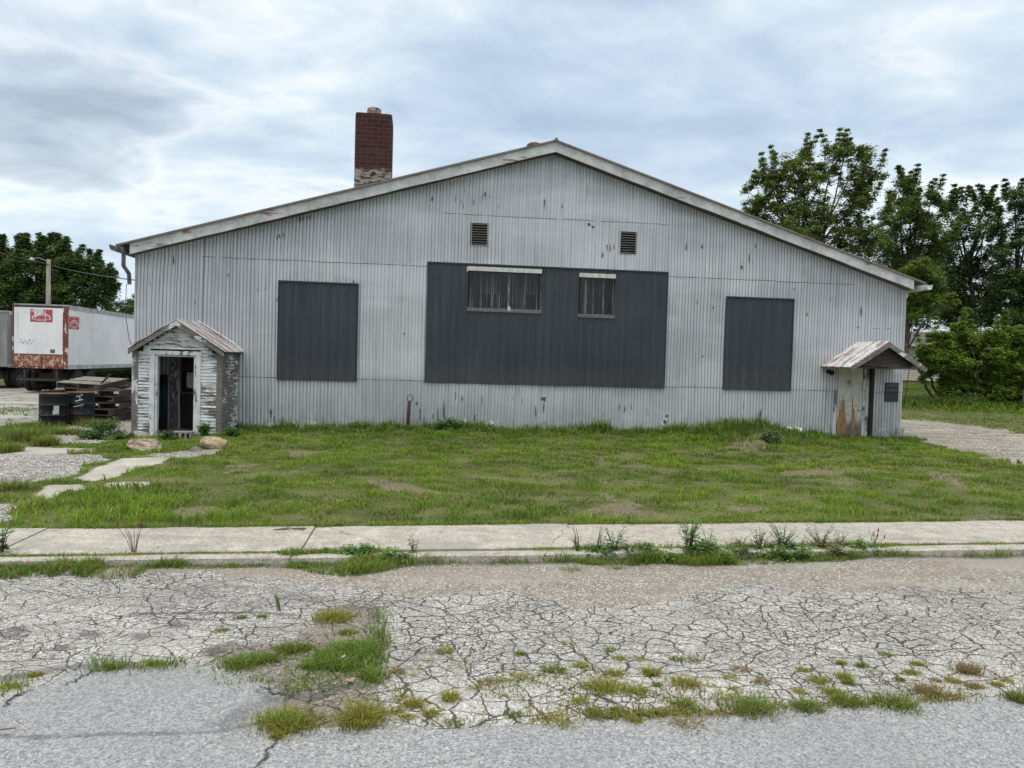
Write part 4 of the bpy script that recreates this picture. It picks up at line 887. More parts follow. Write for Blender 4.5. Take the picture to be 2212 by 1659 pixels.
while z < 2.62:
    if z < 1.86:
        course(fw, PL + .11, -8.66, z, YF); course(fw, -7.53, PR - .11, z, YF)
    else:
        hwd = (PK - (z + .075)) / (PK - PE) * (PR - PM) - .02; a, b = max(PL + .02, PM - hwd), min(PR - .02, PM + hwd)
        if b - a > .08:
            if z < 2.0: course(fw, a + .1, -8.66, z, YF); course(fw, -7.53, b - .1, z, YF)
            else: course(fw, a, b, z, YF)
    z += .075
porch = fw.build('entrance_porch', M['siding'], B)
for sx_, sd_ in ((PR, 'r'), (PL, 'l')):
    sdm = MB(); z = -.06
    while z < 1.95: course(sdm, YF + .02, -.03, z, sx_, sd_); z += .075
    sdm.build('side_wall', M['siding_bare'], porch)
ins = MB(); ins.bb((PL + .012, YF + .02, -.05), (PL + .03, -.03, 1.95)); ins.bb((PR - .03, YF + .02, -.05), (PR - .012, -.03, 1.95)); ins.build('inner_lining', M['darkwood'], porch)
tm = MB(); tm.bb((PL - .022, YF - .032, -.08), (PL + .11, YF + .03, 1.99)); tm.build('corner_board', mat('half_bare_corner_board', m_peel(.47, 33., (7, 7, 1.2))), porch, bevel=.004)
tm = MB(); tm.bb((PR - .11, YF - .032, -.08), (PR + .022, YF + .03, 1.99)); tm.build('corner_board', M['greywood'], porch, bevel=.004)
tm = MB(); tm.bb((-8.665, YF - .036, -.06), (-8.555, YF + .03, 1.905)); tm.bb((-7.635, YF - .036, -.06), (-7.525, YF + .03, 1.905))
tm.bb((-8.70, YF - .040, 1.908), (-7.50, YF + .03, 2.0)); tm.bb((-8.54, YF + .0, 1.868), (-7.65, YF + .09, 1.903)); tm.bb((-8.553, YF + .0, -.05), (-8.50, YF + .14, 1.865)); tm.bb((-7.69, YF + .0, -.05), (-7.637, YF + .14, 1.865))
tm.build('door_frame', M['trim'], porch, bevel=.004)
def corr_slope(name, p_ridge, p_eave, y0, y1, mt, parent, pitch=.0762, amp=.010, th=.02, y0e=None):
    """corrugated sheet from ridge to eave, ribs running down the slope"""
    n = int((y1 - y0) / pitch * 8); V = []; F = []
    a = Vector((p_ridge[0], 0, p_ridge[1])); b = Vector((p_eave[0], 0, p_eave[1])); nn = Vector((-(b - a).z, 0, (b - a).x)).normalized()
    if nn.z < 0: nn = -nn
    for i in range(n + 1):
        y = y0 + (y1 - y0) * i / n; o = amp * abs(math.sin(math.pi * y / pitch)); ye = random.uniform(-.004, .004)
        for j in range(5):
            p = a.lerp(b, j / 4) + nn * (o + .004 * math.sin(j * 2.1 + y * 3)); V.append((p.x, y, p.z))
        V.append((b.x - nn.x * th, y, b.z - nn.z * th))
        V.append((a.x - nn.x * th, y, a.z - nn.z * th))
    for i in range(n):
        for j in range(7): F.append((i * 7 + j, i * 7 + (j + 1) % 7, (i + 1) * 7 + (j + 1) % 7, (i + 1) * 7 + j))
    F += [tuple(range(7)), tuple(n * 7 + j for j in range(7))[::-1]]
    return MB().add(V, F)
t = corr_slope('r', (PM, 2.745), (PR + .14, 2.02), YF - .20, -.01, None, None); t2 = corr_slope('l', (PM, 2.745), (PL - .09, 2.03), YF - .20, -.01, None, None); t.add(t2.v, t2.f)
pr_ = t.build('porch_roof', M['tin_a'], porch)
bg = MB()
for (s0, z0), (s1, z1) in (((PM, 2.715), (PL - .06, 2.00)), ((PM, 2.715), (PR + .09, 1.995))):
    bg.prism([(s0, z0), (s1, z1), (s1, z1 - .105), (s0, z0 - .13)], 1, YF - .19, YF - .16)
bg.build('bargeboard', M['greywood'], porch, bevel=.003)
rfm = MB()
for (s0, z0), (s1, z1) in (((PM, 2.70), (PL - .05, 1.99)), ((PM, 2.70), (PR + .08, 1.985))): rfm.prism([(s0, z0), (s1, z1), (s1, z1 - .02), (s0, z0 - .02)], 1, YF - .155, -.03)
rfm.build('roof_boards', M['rafter'], porch)
ff = MB(); ff.bb((PL + .1, YF + .05, -.06), (PR - .1, -.03, .03)); ff.build('threshold', M['dark'], porch)
fl_ = MB(); fl_.tube([(PR + .12, -.03, 2.06), (PR - .1, -.025, 2.24), (PM + .1, -.025, 2.72), (PM, -.025, 2.77)], .02, 6); fl_.build('flashing', M['patchm'], porch)
# doorway into the building, seen through the porch; colours darkened for its shade
M['brown'] = mat('dark_brown_door', lambda T: {'Base Color': T.ramp(T.noise(T.map(T.obj(), (12, 12, 2)), 1, 4), [(.3, (.008, .005, .004)), (.6, (.020, .010, .008)), (.75, (.05, .028, .02))])}, rough=.6)
M['orange'] = mat('stained_door_frame', lambda T: {'Base Color': T.ramp(T.noise(T.map(T.obj(), (14, 14, 14)), 1, 4), [(.3, (.09, .045, .025)), (.6, (.19, .10, .055))])}, rough=.6)
dm = MB(); dm.bb((-8.45, .02, 0), (-7.60, .06, .94)); dm.bb((-8.45, .02, 1.53), (-7.60, .06, 2.0)); dm.bb((-8.45, .02, .94), (-8.41, .06, 1.53)); dm.bb((-7.66, .02, .94), (-7.6, .06, 1.53)); dr = dm.build('inner_door', M['brown'], porch)
dm = MB(); dm.bb((-8.43, .01, .93), (-7.63, .03, .965)); dm.bb((-8.47, .008, .93), (-8.432, .03, 1.95)); dm.bb((-8.43, .01, 1.52), (-7.63, .028, 1.545)); dm.build('sash', M['orange'], porch)
gl = MB(); gl.bb((-8.41, .035, .965), (-7.66, .04, 1.53)); M['glass'] = mat('dark_window_glass', col=(.02, .022, .025), rough=.08, spec=.6); gl.build('glass', M['glass'], porch)
pp_ = MB(); random.seed(4); V = []
for i in range(20):
    t_ = 2 * math.pi * i / 20; V.append((-8.17 + .145 * max(-1, min(1, 1.35 * math.cos(t_))) + random.uniform(-.008, .008), .0, 1.27 + .20 * max(-1, min(1, 1.35 * math.sin(t_))) + random.uniform(-.008, .008)))
pp_.add([(v[0], .030, v[2]) for v in V] + [(v[0], .033, v[2]) for v in V], [tuple(range(20)), tuple(range(20, 40))[::-1]] + [(i, (i + 1) % 20, 20 + (i + 1) % 20, 20 + i) for i in range(20)])
M['paper'] = mat('white_paper', lambda T: {'Base Color': T.ramp(T.noise(T.obj(), 9, 3), [(.3, (.55, .57, .60)), (.7, (.75, .77, .80))])}, rough=.9); pp_.build('paper', M['paper'], porch)
pj = MB(); pj.bb((-8.66, -.09, 0), (-8.50, -.04, 1.97)); pj.build('door_post', mat('alligatored_white_post', m_peel(.42, 15., (14, 14, 8))), porch)
bs = MB()
for i in range(4): bs.tube([(-8.98 + .076 * i, -.11, .02), (-8.98 + .076 * i, -.10, 1.40 - .01 * (i % 2))], .032, 8)
bs.build('blue_sheet', mat('faded_navy_sheet', lambda T: {'Base Color': T.ramp(T.noise(T.map(T.obj(), (8, 8, 3)), 1, 5, .7), [(.45, (.022, .035, .06)), (.62, (.05, .07, .10)), (.70, (.45, .47, .48))])}, rough=.6), porch, True)

# ================================================================== hood and door at the other end
YC = -1.45; HS, HP, HE1, HE2 = 9.77, 2.75, (8.70, 2.07), (10.88, 2.09)
t = corr_slope('l', (HS, HP + .03), (HE1[0], HE1[1]), YC, -.01, None, None, amp=.020); t2 = corr_slope('r', (HS, HP + .03), (HE2[0], HE2[1]), YC, -.01, None, None, amp=.013); t.add(t2.v, t2.f)
hood = t.build('door_hood', M['tin_b'], B)
bg = MB()
for (s1, z1) in (HE1, HE2): bg.prism([(HS, HP + .01), (s1, z1), (s1 + (.05 if s1 < HS else -.05), z1 - .11), (HS, HP - .13)], 1, YC - .035, YC - .004)
bg.build('bargeboard', M['greywood'], hood, bevel=.003)
gb = MB(); random.seed(8); z = 2.10
while z < 2.62:
    hwd = (HP - .06 - z - .07) / (HP - 2.08) * 1.05
    if hwd > .05: gb.bb((HS - hwd, YC + .20 + random.uniform(0, .008), z), (HS + hwd, YC + .225, z + .082))
    z += .085
for i in range(12): gb.bb((HE1[0] + .08, YC + .09 + i * .112, 2.055 + random.uniform(-.004, .004)), (HE2[0] - .08, YC + .09 + i * .112 + .105, 2.078))
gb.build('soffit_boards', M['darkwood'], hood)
def z1p(x, y, off):                 # picture coordinates read from an enlargement of the door
    return W((2440 + x / 6.636) / 1.35624, (1050 + y / 6.636) / 1.35624, off)
def m_door(T):
    o = T.obj(); X, Y, Z = T.sep(o); n = T.noise(T.map(o, (10, 10, 2.2)), 1, 6, .7); f = T.noise(o, 6, 5, .6); g = T.noise(T.map(o, (50, 50, 3)), 1, 4, .6)
    c = T.ramp(f, [(.3, (.50, .50, .46)), (.6, (.64, .64, .60)), (.8, (.70, .70, .67))])
    k = T.m('MULTIPLY', T.st(n, .56, .60), T.st(Z, 1.3, .3, 0, 1)); c = T.mix(T.m('MULTIPLY', k, .85), c, (.07, .06, .05))
    b = T.st(T.m('ADD', Z, T.m('MULTIPLY', n, .5)), .92, .62); c = T.mix(T.m('MULTIPLY', b, .9), c, T.ramp(g, [(.3, (.05, .05, .045)), (.6, (.14, .14, .125)), (.8, (.26, .25, .22))]))
    ck = T.m('LESS_THAN', T.vor(T.vm('ADD', T.map(o, (3, 1, .8)), T.vm('MULTIPLY', T.noisec(o, 4, 4), (.5, 0, .4))), 1., 'DISTANCE_TO_EDGE'), .008); c = T.mix(T.m('MULTIPLY', ck, .7), c, (.08, .07, .06))
    return {'Base Color': c, 'bump': (n, .4, .01)}
dl = MB(); dl.bb((9.23, -.035, .02), (9.97, .01, 2.06)); door = dl.build('side_door', mat('weathered_white_door', m_door, rough=.7), B)
M['splitwood'] = mat('raw_split_plywood', lambda T: {'Base Color': T.ramp(T.noise(T.map(T.obj(), (40, 1, 3)), 1, 5, .6), [(.3, (.20, .10, .045)), (.55, (.40, .22, .11)), (.75, (.52, .33, .19))])}, rough=.85)
spl = MB()
for pg in ([(80, 1510), (78, 1300), (105, 1140), (128, 960), (143, 835), (150, 960), (162, 1010), (150, 1180), (152, 1330), (150, 1500)],
           [(170, 1520), (158, 1300), (160, 1080), (172, 960), (178, 820), (200, 800), (210, 755), (226, 800), (236, 960), (242, 1200), (245, 1400), (262, 1500)],
           [(372, 1560), (360, 1300), (362, 1120), (372, 960), (374, 750), (388, 800), (396, 980), (424, 990), (428, 1200), (418, 1400), (426, 1580)]):
    q = [z1p(x, y, .04) for x, y in pg]; q = [(s, max(z, .03)) for s, z in q]
    spl.prism(q, 1, -.042, -.036)
spl.build('split_veneer', M['splitwood'], door)
stx = MB(); c0 = z1p(322, 445, .04); M['ink'] = mat('black_print', col=(.02, .02, .02), rough=.7)
n = 28; V = []; F = []
for i in range(n):
    a_ = 2 * math.pi * i / n; V += [(c0[0] + .046 * math.cos(a_), -.0385, c0[1] + .046 * math.sin(a_)), (c0[0] + .055 * math.cos(a_), -.0385, c0[1] + .055 * math.sin(a_))]
F = [(2 * i, 2 * ((i + 1) % n), 2 * ((i + 1) % n) + 1, 2 * i + 1) for i in range(n)]; stx.add(V, F)
stx.box((c0[0], -.0385, c0[1]), (.10, .001, .009), Matrix.Rotation(R(45), 3, 'Y')); stx.box((c0[0] - .004, -.0390, c0[1] - .006), (.058, .001, .010), Matrix.Rotation(R(8), 3, 'Y')); stx.box((c0[0] + .018, -.0390, c0[1] + .014), (.006, .001, .02)); stx.build('no_smoking_symbol', M['ink'], door)
def text(body, size, x, y, z, mt, parent, name='lettering', align='CENTER', ext=.0008, bold=0.0):
    cu = bpy.data.curves.new('t', 'FONT'); cu.body = body; cu.size = size; cu.extrude = ext; cu.align_x = align; cu.offset = bold
    ob = bpy.data.objects.new('t', cu); COL.objects.link(ob); dg = bpy.context.evaluated_depsgraph_get(); me = bpy.data.meshes.new_from_object(ob.evaluated_get(dg)); bpy.data.objects.remove(ob)
    me.transform(Matrix.Rotation(R(90), 4, 'X')); o = link(name, me, mt, parent, (x, y, z)); return o
text('NO SMOKING', .026, c0[0], -.0385, c0[1] - .088, M['ink'], door, bold=.0008)
dst = MB(); dst.bb((c0[0] - .055, -.0382, c0[1] - .165), (c0[0] + .055, -.0372, c0[1] - .098)); dst.build('sticker', M['paper'], door)
dst = MB(); dst.bb((c0[0] - .055, -.0392, c0[1] - .168), (c0[0] + .055, -.0386, c0[1] - .160)); dst.bb((c0[0] - .02, -.0392, c0[1] - .145), (c0[0] + .01, -.0386, c0[1] - .120)); dst.build('sticker_print', M['ink'], door)
pk = MB(); random.seed(12)
for (x, y, s_) in ((280, 830, 30), (262, 905, 22), (295, 925, 26), (250, 945, 12), (310, 1000, 14), (320, 1045, 26), (292, 1085, 40), (322, 1120, 40), (340, 1160, 26), (270, 1110, 20), (435, 915, 46), (512, 870, 14), (515, 950, 26), (492, 920, 14), (262, 690, 14), (195, 720, 16), (345, 655, 12), (608, 1280, 20), (285, 1160, 18)):
    for _ in range(4):
        s, z = z1p(x + random.uniform(-.3, .3) * s_, y + random.uniform(-.3, .3) * s_, .04); r = s_ * .00022; k = 6; th = random.uniform(0, 3)
        vs = [(s + r * math.cos(th + i) * random.uniform(.4, 1.3), -.0375, z + r * 1.5 * math.sin(th + i) * random.uniform(.4, 1.3)) for i in [0, 1.05, 2.1, 3.15, 4.2, 5.25]]; pk.add(vs, [tuple(range(6))])
pk.build('paint_chips', M['ink'], door)
tmm = MB(); tmm.bb((9.985, -.05, 0), (10.06, .01, 2.10)); tmm.bb((10.075, -.045, 0), (10.17, .0, 2.12)); tmm.bb((9.12, -.045, .0), (9.215, .0, .95)); tmm.build('door_frame', mat('cracked_white_jamb', m_peel(.56, 22., (8, 8, 1.5))), B, bevel=.003)
dp_ = MB(); dp_.bb((10.18, -.115, -.05), (10.275, -.02, 2.07)); dp_.build('dark_post', mat('tarred_brown_post', lambda T: {'Base Color': T.ramp(T.noise(T.map(T.obj(), (20, 20, 2)), 1, 5), [(.3, (.012, .008, .007)), (.6, (.035, .02, .015)), (.78, (.10, .06, .045))])}, rough=.8), B, bevel=.006)
lg = MB(); lg.bb((8.70, -.03, 1.0), (8.98, -.028, 1.0)) if False else None
lm = MB(); lm.tube([(8.93, -.03, 1.93), (8.93, -.12, 1.93)], .055, 12); lm.tube([(8.93, -.12, 1.93), (8.95, -.2, 1.90)], [.05, .075], 12); lm.build('outdoor_lamp', M['black'], B, True)
hs = MB(); hs.bb((9.13, -.06, 1.02), (9.19, -.046, 1.42)); hs.bb((9.14, -.075, 1.16), (9.18, -.0605, 1.22)); hs.build('hasp', M['gutter_dark'], B)
# the notice beside the door
a0 = W(1912.6, 826.8, .05); a1 = W(1940, 867.6, .05); sgx = (a0[0] + a1[0]) / 2; sgz = (a0[1] + a1[1]) / 2; swd = .40; shh = .54
lp = BO + WD * sgx + ND * .052
S = empty('notice_sign', (lp.x, lp.y, sgz - shh / 2), 'dark blue private property notice on the wall beside the white door', 'sign', R(YAW - 1.0))
M['navy'] = mat('navy_sign_face', lambda T: {'Base Color': T.ramp(T.noise(T.obj(), 7, 5), [(.3, (.012, .017, .032)), (.7, (.024, .030, .046))])}, rough=.45)
M['pale'] = mat('faded_sign_print', col=(.11, .13, .17), rough=.6); M['rim'] = mat('sign_line', col=(.004, .005, .010), rough=.6)
b_ = MB(); b_.bb((-swd / 2, -.004, 0), (swd / 2, .004, shh)); b_.build('board', M['navy'], S)
b_ = MB()
for z0, z1 in ((shh - .14, shh - .02), (shh - .27, shh - .155)):
    for q in (((-.18, z0), (.18, z0 + .007)), ((-.18, z1 - .007), (.18, z1)), ((-.18, z0), (-.173, z1)), ((.173, z0), (.18, z1))): b_.bb((q[0][0], -.006, q[0][1]), (q[1][0], -.0045, q[1][1]))
b_.bb((-swd / 2, -.006, shh - .292), (swd / 2, -.0045, shh - .282)); b_.build('border', M['rim'], S)
text('PRIVATE', .082, 0, -.006, shh - .11, M['pale'], S, bold=.002); text('PROPERTY', .070, 0, -.006, shh - .237, M['pale'], S, bold=.002)
# ================================================================== TREES AND PLANTS
def leafcloud(C0, n_per, rad, size, base, var, rg, flat=.7, droop=0.):
    """C0 (k,3) cluster centres -> leaf quads"""
    k = len(C0); n = k * n_per; c = np.repeat(C0, n_per, 0); r = np.repeat(rad, n_per)[:, None]
    d = rg.normal(0, 1, (n, 3)); d /= np.linalg.norm(d, axis=1)[:, None]; p = c + d * r * (rg.random((n, 1)) ** .75 * 1.45) * np.array([1, 1, flat])
    a = rg.uniform(0, 2 * np.pi, n); ax = np.stack([np.cos(a), np.sin(a), rg.uniform(-.6, .35, n) - droop], -1); ax /= np.linalg.norm(ax, axis=1)[:, None]
    up = np.stack([rg.normal(0, .55, n), rg.normal(0, .55, n), np.ones(n)], -1); sd_ = np.cross(ax, up); sd_ /= np.linalg.norm(sd_, axis=1)[:, None]
    s = (size * rg.uniform(.6, 1.3, n))[:, None]
    V = np.stack([p, p + ax * s * .5 + sd_ * s * .30, p + ax * s, p + ax * s * .5 - sd_ * s * .30], 1).reshape(-1, 3)
    F = (np.arange(n)[:, None] * 4 + np.array([0, 1, 2, 3]))
    cc = base * np.repeat(rg.uniform(.72, 1.3, (k, 1)), n_per, 0) * rg.uniform(.65, 1.35, (n, 1)); cc = cc * (1 + rg.normal(0, var, (n, 3)))
    return V, F, np.repeat(np.clip(cc, .003, 1), 4, 0)
def m_barkf(T):
    n = T.noise(T.map(T.obj(), (6, 6, 1.2)), 2, 5, .7); return {'Base Color': T.ramp(n, [(.3, (.035, .028, .022)), (.6, (.10, .085, .07))]), 'bump': (n, .8, .03)}
M['bark'] = mat('rough_bark', m_barkf, rough=.95)
def tree(name, label, cat, base, Y, blobs, col, size=.2, npc=150, dens=1.0, tr=.22, seed=1, group=None, crad=.55, stems=1, flat=.75, ty=.8, shoots=0):
    size *= .62; npc = int(npc * 1.0); dens *= 1.9; crad *= .92; col = (col[0] * 2.3 + .012, col[1] * 2.2, col[2] * 2.5)
    rd = random.Random(seed); rg = np.random.default_rng(seed); root = empty(name, base, label, cat, 0, group); base = Vector(base)
    tb = MB(); centers = []; rads = []
    bl = []
    for (px, py, rp) in blobs:
        c = D(px, py, Y); r = rp * Y / FP; c = Vector((c.x, Y + rd.uniform(-1, 1) * r * ty, c.z)); bl.append((c, r))
    top = max(c.z for c, r in bl); cxm = sum(c.x * r for c, r in bl) / sum(r for c, r in bl); low = min(c.z - r for c, r in bl)
    trunks = []
    for s in range(stems):
        b0 = Vector((rd.uniform(-.5, .5) * (stems - 1), rd.uniform(-.4, .4) * (stems - 1), -.15)); e = Vector(((cxm - base.x) * .8 + rd.uniform(-1, 1) * (stems - 1), 0, (top - base.z) * .72))
        pts = [b0.lerp(e, t) + Vector((rd.uniform(-.12, .12), rd.uniform(-.12, .12), 0)) * (t > 0) for t in [0, .15, .3, .45, .6, .8, 1]]; tb.tube(pts, [tr * q for q in (1.25, 1, .88, .75, .6, .38, .12)], 9); trunks.append(pts)
    for c, r in bl:
        lc = c - base; pts = rd.choice(trunks); q = min(pts[1:], key=lambda p: abs(p.z - lc.z * .62)); m = q.lerp(lc, .5) + Vector((rd.uniform(-.3, .3), rd.uniform(-.3, .3), rd.uniform(-.1, .35)))
        tb.tube([q, m, lc], [tr * .30, tr * .17, tr * .06], 6)
        n = max(3, int(dens * 9 * (r ** 2) / (crad * crad * 2.2)))
        for i in range(n):
            d = Vector((rd.gauss(0, 1), rd.gauss(0, 1), rd.gauss(0, 1))).normalized() * r * rd.random() ** .36; d.z *= flat * 1.15
            p = lc + d; cr = crad * rd.uniform(.45, 1.15) * min(1, .5 + r / 3)
            centers.append(p); rads.append(cr)
            if rd.random() < .6: tb.tube([lc.lerp(p, .15), lc.lerp(p, .55) + Vector((0, 0, .08)), p], [tr * .10, tr * .07, tr * .03], 4, False)
        for i in range(shoots):                      # upright leafy shoots that break the outline
            a = rd.uniform(0, 2 * math.pi); p = lc + Vector((math.cos(a) * r * .75, math.sin(a) * r * .75, r * rd.uniform(.5, .8)))
            for k in range(4): centers.append(p + Vector((math.cos(a) * .12 * k, 0, .26 * k))); rads.append(crad * (.50 - .09 * k))
    tb.build('trunk', M['bark'], root, True)
    V, F, C = leafcloud(np.array([tuple(c) for c in centers]), npc, np.array(rads), size, np.array(col), .08, rg)
    link('crown', npmesh('crown', V, F, C), M['leaf'], root)
    return root
def gz(x, y): return float(terrain(np.array([x]), np.array([y]))[0])
def tbase(px, Y):
    p = D(px, 800, Y); return (p.x, Y, gz(p.x, Y))
GA = 'broadleaf trees behind the building'
tree('broadleaf_tree', 'tallest broadleaf tree, open round crown rising above the right roof slope', 'tree', tbase(1765, 40), 40,
     [(1700, 372, 38), (1668, 400, 36), (1640, 440, 30), (1730, 345, 24), (1805, 330, 27), (1845, 350, 34), (1870, 385, 30), (1790, 375, 32), (1745, 405, 34), (1840, 420, 38), (1880, 430, 26), (1690, 450, 44), (1640, 470, 28), (1760, 470, 50), (1830, 490, 46), (1700, 510, 50), (1620, 478, 16), (1780, 540, 60), (1870, 520, 40), (1850, 580, 50), (1720, 560, 40), (1655, 382, 18), (1830, 318, 14), (1615, 412, 12), (1905, 470, 24)],
     (.062, .098, .026), .20, 115, .66, .24, 3, GA, .42, 3, shoots=2)
tree('broadleaf_tree', 'mid-green tree between the tallest tree and the dark trees at the right', 'tree', tbase(1920, 46), 46,
     [(1935, 420, 30), (1960, 405, 20), (1975, 445, 34), (2005, 430, 22), (1925, 470, 40), (1985, 500, 46), (2020, 480, 26), (1940, 540, 50), (2010, 560, 40), (1975, 610, 46), (1945, 590, 40), (2035, 530, 22), (1990, 660, 36), (1950, 400, 14), (1900, 520, 30)],
     (.050, .086, .022), .21, 120, .75, .26, 4, GA, .46, 2, shoots=2)
tree('young_tree', 'low bushy light-green tree just past the right eave of the building', 'tree', tbase(1925, 36), 36,
     [(1985, 580, 30), (2010, 600, 30), (1975, 620, 34), (2030, 620, 24), (2000, 655, 34), (1970, 665, 30), (2040, 650, 18), (1975, 690, 16)], (.055, .095, .020), .17, 130, .95, .12, 5, None, .36, 1)
tree('locust_tree', 'dark feathery tree with drooping tufts against the sky, second from the right edge', 'tree', tbase(2095, 50), 50,
     [(2075, 445, 22), (2125, 440, 18), (2135, 470, 20), (2060, 490, 34), (2100, 510, 36), (2050, 540, 36), (2120, 560, 44), (2070, 590, 40), (2130, 620, 46), (2080, 640, 44), (2110, 680, 44), (2060, 680, 30), (2045, 450, 12), (2130, 432, 8), (2052, 640, 24)],
     (.040, .076, .027), .24, 115, .68, .28, 6, None, .50, 2, shoots=3)
tree('locust_tree', 'tall dark tree cut by the right edge of the view', 'tree', tbase(2215, 48), 48,
     [(2185, 440, 26), (2210, 450, 34), (2175, 490, 28), (2215, 520, 46), (2170, 550, 32), (2200, 600, 50), (2165, 620, 34), (2220, 660, 50), (2180, 690, 40), (2260, 480, 60), (2280, 580, 70), (2270, 660, 60), (2190, 422, 12), (2158, 655, 26), (2240, 430, 20)],
     (.042, .080, .027), .24, 115, .70, .28, 7, None, .50, 2, shoots=2)
tree('dark_tree', 'dark shaded tree behind the locust trees above the house roof', 'tree', tbase(2060, 72), 72,
     [(2010, 560, 40), (2060, 600, 40), (2000, 640, 40), (2050, 670, 36), (2110, 650, 36), (2150, 610, 36), (2150, 680, 30), (2210, 640, 40), (2210, 700, 30), (1960, 660, 40), (2000, 700, 26), (2090, 700, 26), (1930, 620, 40), (2150, 720, 20), (2260, 690, 40), (1960, 560, 36)],
     (.026, .048, .018), .34, 80, .62, .3, 8, None, .8, 2)
tree('large_shrub', 'large spreading shrub with yellow-green tips in front of the pale house', 'shrub', (D(2062, 868, 39).x, 39, gz(D(2062, 868, 39).x, 39)), 39,
     [(2068, 722, 20), (2030, 735, 26), (2000, 760, 22), (2062, 755, 36), (2020, 780, 28), (2095, 750, 32), (2110, 785, 36), (2060, 795, 32), (2005, 798, 18), (2090, 820, 30), (2040, 820, 20), (1998, 818, 10), (2125, 735, 18), (2070, 705, 8), (2110, 830, 24), (2030, 845, 10), (2060, 850, 26), (2095, 855, 26), (2120, 850, 24), (2055, 866, 14), (2090, 870, 16), (2125, 868, 16), (2075, 830, 30)],
     (.080, .132, .024), 0.19, 150, 1.3, .07, 9, None, .34, 4, shoots=1)
tree('large_shrub', 'right-hand spreading shrub reaching the edge of the view beside the pale house', 'shrub', (D(2190, 868, 38).x, 38, gz(D(2190, 868, 38).x, 38)), 38,
     [(2155, 730, 24), (2190, 722, 24), (2225, 730, 30), (2150, 765, 28), (2195, 765, 36), (2240, 770, 40), (2160, 800, 28), (2205, 805, 34), (2150, 830, 18), (2190, 838, 24), (2240, 820, 36), (2280, 760, 50), (2178, 712, 10), (2150, 855, 22), (2185, 862, 22), (2220, 856, 26), (2165, 840, 26), (2260, 850, 30), (2205, 872, 14)],
     (.075, .125, .022), 0.19, 150, 1.3, .07, 10, None, .34, 4, shoots=1)
random.seed(31)
def lowscrub(name, label, cat, pts, col, size, hgt, seed, group=None, npc=70, rad=.35):
    rg = np.random.default_rng(seed); base = Vector(pts[0]); root = empty(name, base, label, cat, 0, group); rd = random.Random(seed); cs = []; rs = []; tb = MB()
    for p in pts:
        p = Vector(p); n = 5
        for i in range(n):
            q = p + Vector((rd.uniform(-1, 1), rd.uniform(-.6, .6), 0)) * rad * 1.6 + Vector((0, 0, rd.uniform(.15, 1) * hgt)); cs.append(q - base); rs.append(rad * rd.uniform(.5, 1)); tb.tube([p - base, (p - base).lerp(q - base, .5) + Vector((rd.uniform(-.05, .05), 0, 0)), q - base], [.02 * hgt + .004, .012 * hgt + .003, .003], 4)
    tb.build('stems', M['bark'], root)
    V, F, C = leafcloud(np.array([tuple(c) for c in cs]), npc, np.array(rs), size, np.array(col), .1, rg); link('leaves', npmesh('leaves', V, F, C), M['leaf'], root); return root
def row(px0, px1, py, Y, n, up=0):
    out = []
    for i in range(n):
        p = D(px0 + (px1 - px0) * (i + .5) / n + random.uniform(-6, 6), py, Y + random.uniform(-.8, .8)); out.append((p.x, p.y, gz(p.x, p.y) + up))
    return out
tag(lowscrub('undergrowth', 'x', 'y', row(1990, 2330, 860, 37.8, 34), (.10, .15, .04), .09, .22, 41, npc=90, rad=.42), 'strip of weedy undergrowth below the shrubs along the gravel road', 'undergrowth')
tag(lowscrub('hedge', 'x', 'y', row(2110, 2400, 820, 44, 26), (.05, .09, .028), .2, 2.3, 42, npc=120, rad=.7), 'dark hedge behind the trunks of the two spreading shrubs', 'hedge')
# ---- left side
tree('round_tree', 'big round dark-green tree behind the trailers at the left edge', 'tree', tbase(85, 62), 62,
     [(20, 560, 34), (60, 548, 22), (95, 555, 26), (130, 555, 26), (160, 565, 24), (10, 600, 40), (60, 590, 40), (110, 590, 42), (160, 600, 40), (195, 600, 26), (215, 620, 26), (205, 650, 30), (170, 640, 36), (120, 640, 44), (60, 645, 44), (10, 650, 44), (225, 600, 12), (235, 612, 10), (185, 675, 24), (130, 690, 40), (40, 695, 40), (-50, 590, 60), (-60, 660, 60), (100, 535, 10), (140, 535, 10), (55, 532, 8), (238, 640, 10), (200, 570, 12)],
     (.040, .078, .026), .34, 130, 1.15, .42, 12, None, .72, 1, shoots=3)
tree('small_far_tree', 'small tree showing above the trailer roof beside the building corner', 'tree', tbase(275, 78), 78,
     [(240, 668, 11), (262, 662, 13), (285, 655, 14), (250, 685, 18), (280, 680, 20), (310, 670, 24), (330, 660, 24), (296, 640, 7), (300, 700, 30), (240, 705, 20)], (.040, .070, .020), .34, 80, 1.1, .2, 13, None, .6, 1)
tag(lowscrub('hedge', 'x', 'y', row(-250, 420, 800, 56, 44), (.045, .075, .026), .26, 2.4, 43, npc=90, rad=.9), 'dark hedge behind the parked trailers', 'hedge')
tag(lowscrub('undergrowth', 'x', 'y', row(-120, 330, 812, 48, 40), (.04, .07, .025), .16, 1.0, 44, npc=110, rad=.6), 'dark brush added behind the white trailer for the shade under it', 'undergrowth')  # brush added to darken the bright gap below the trailer
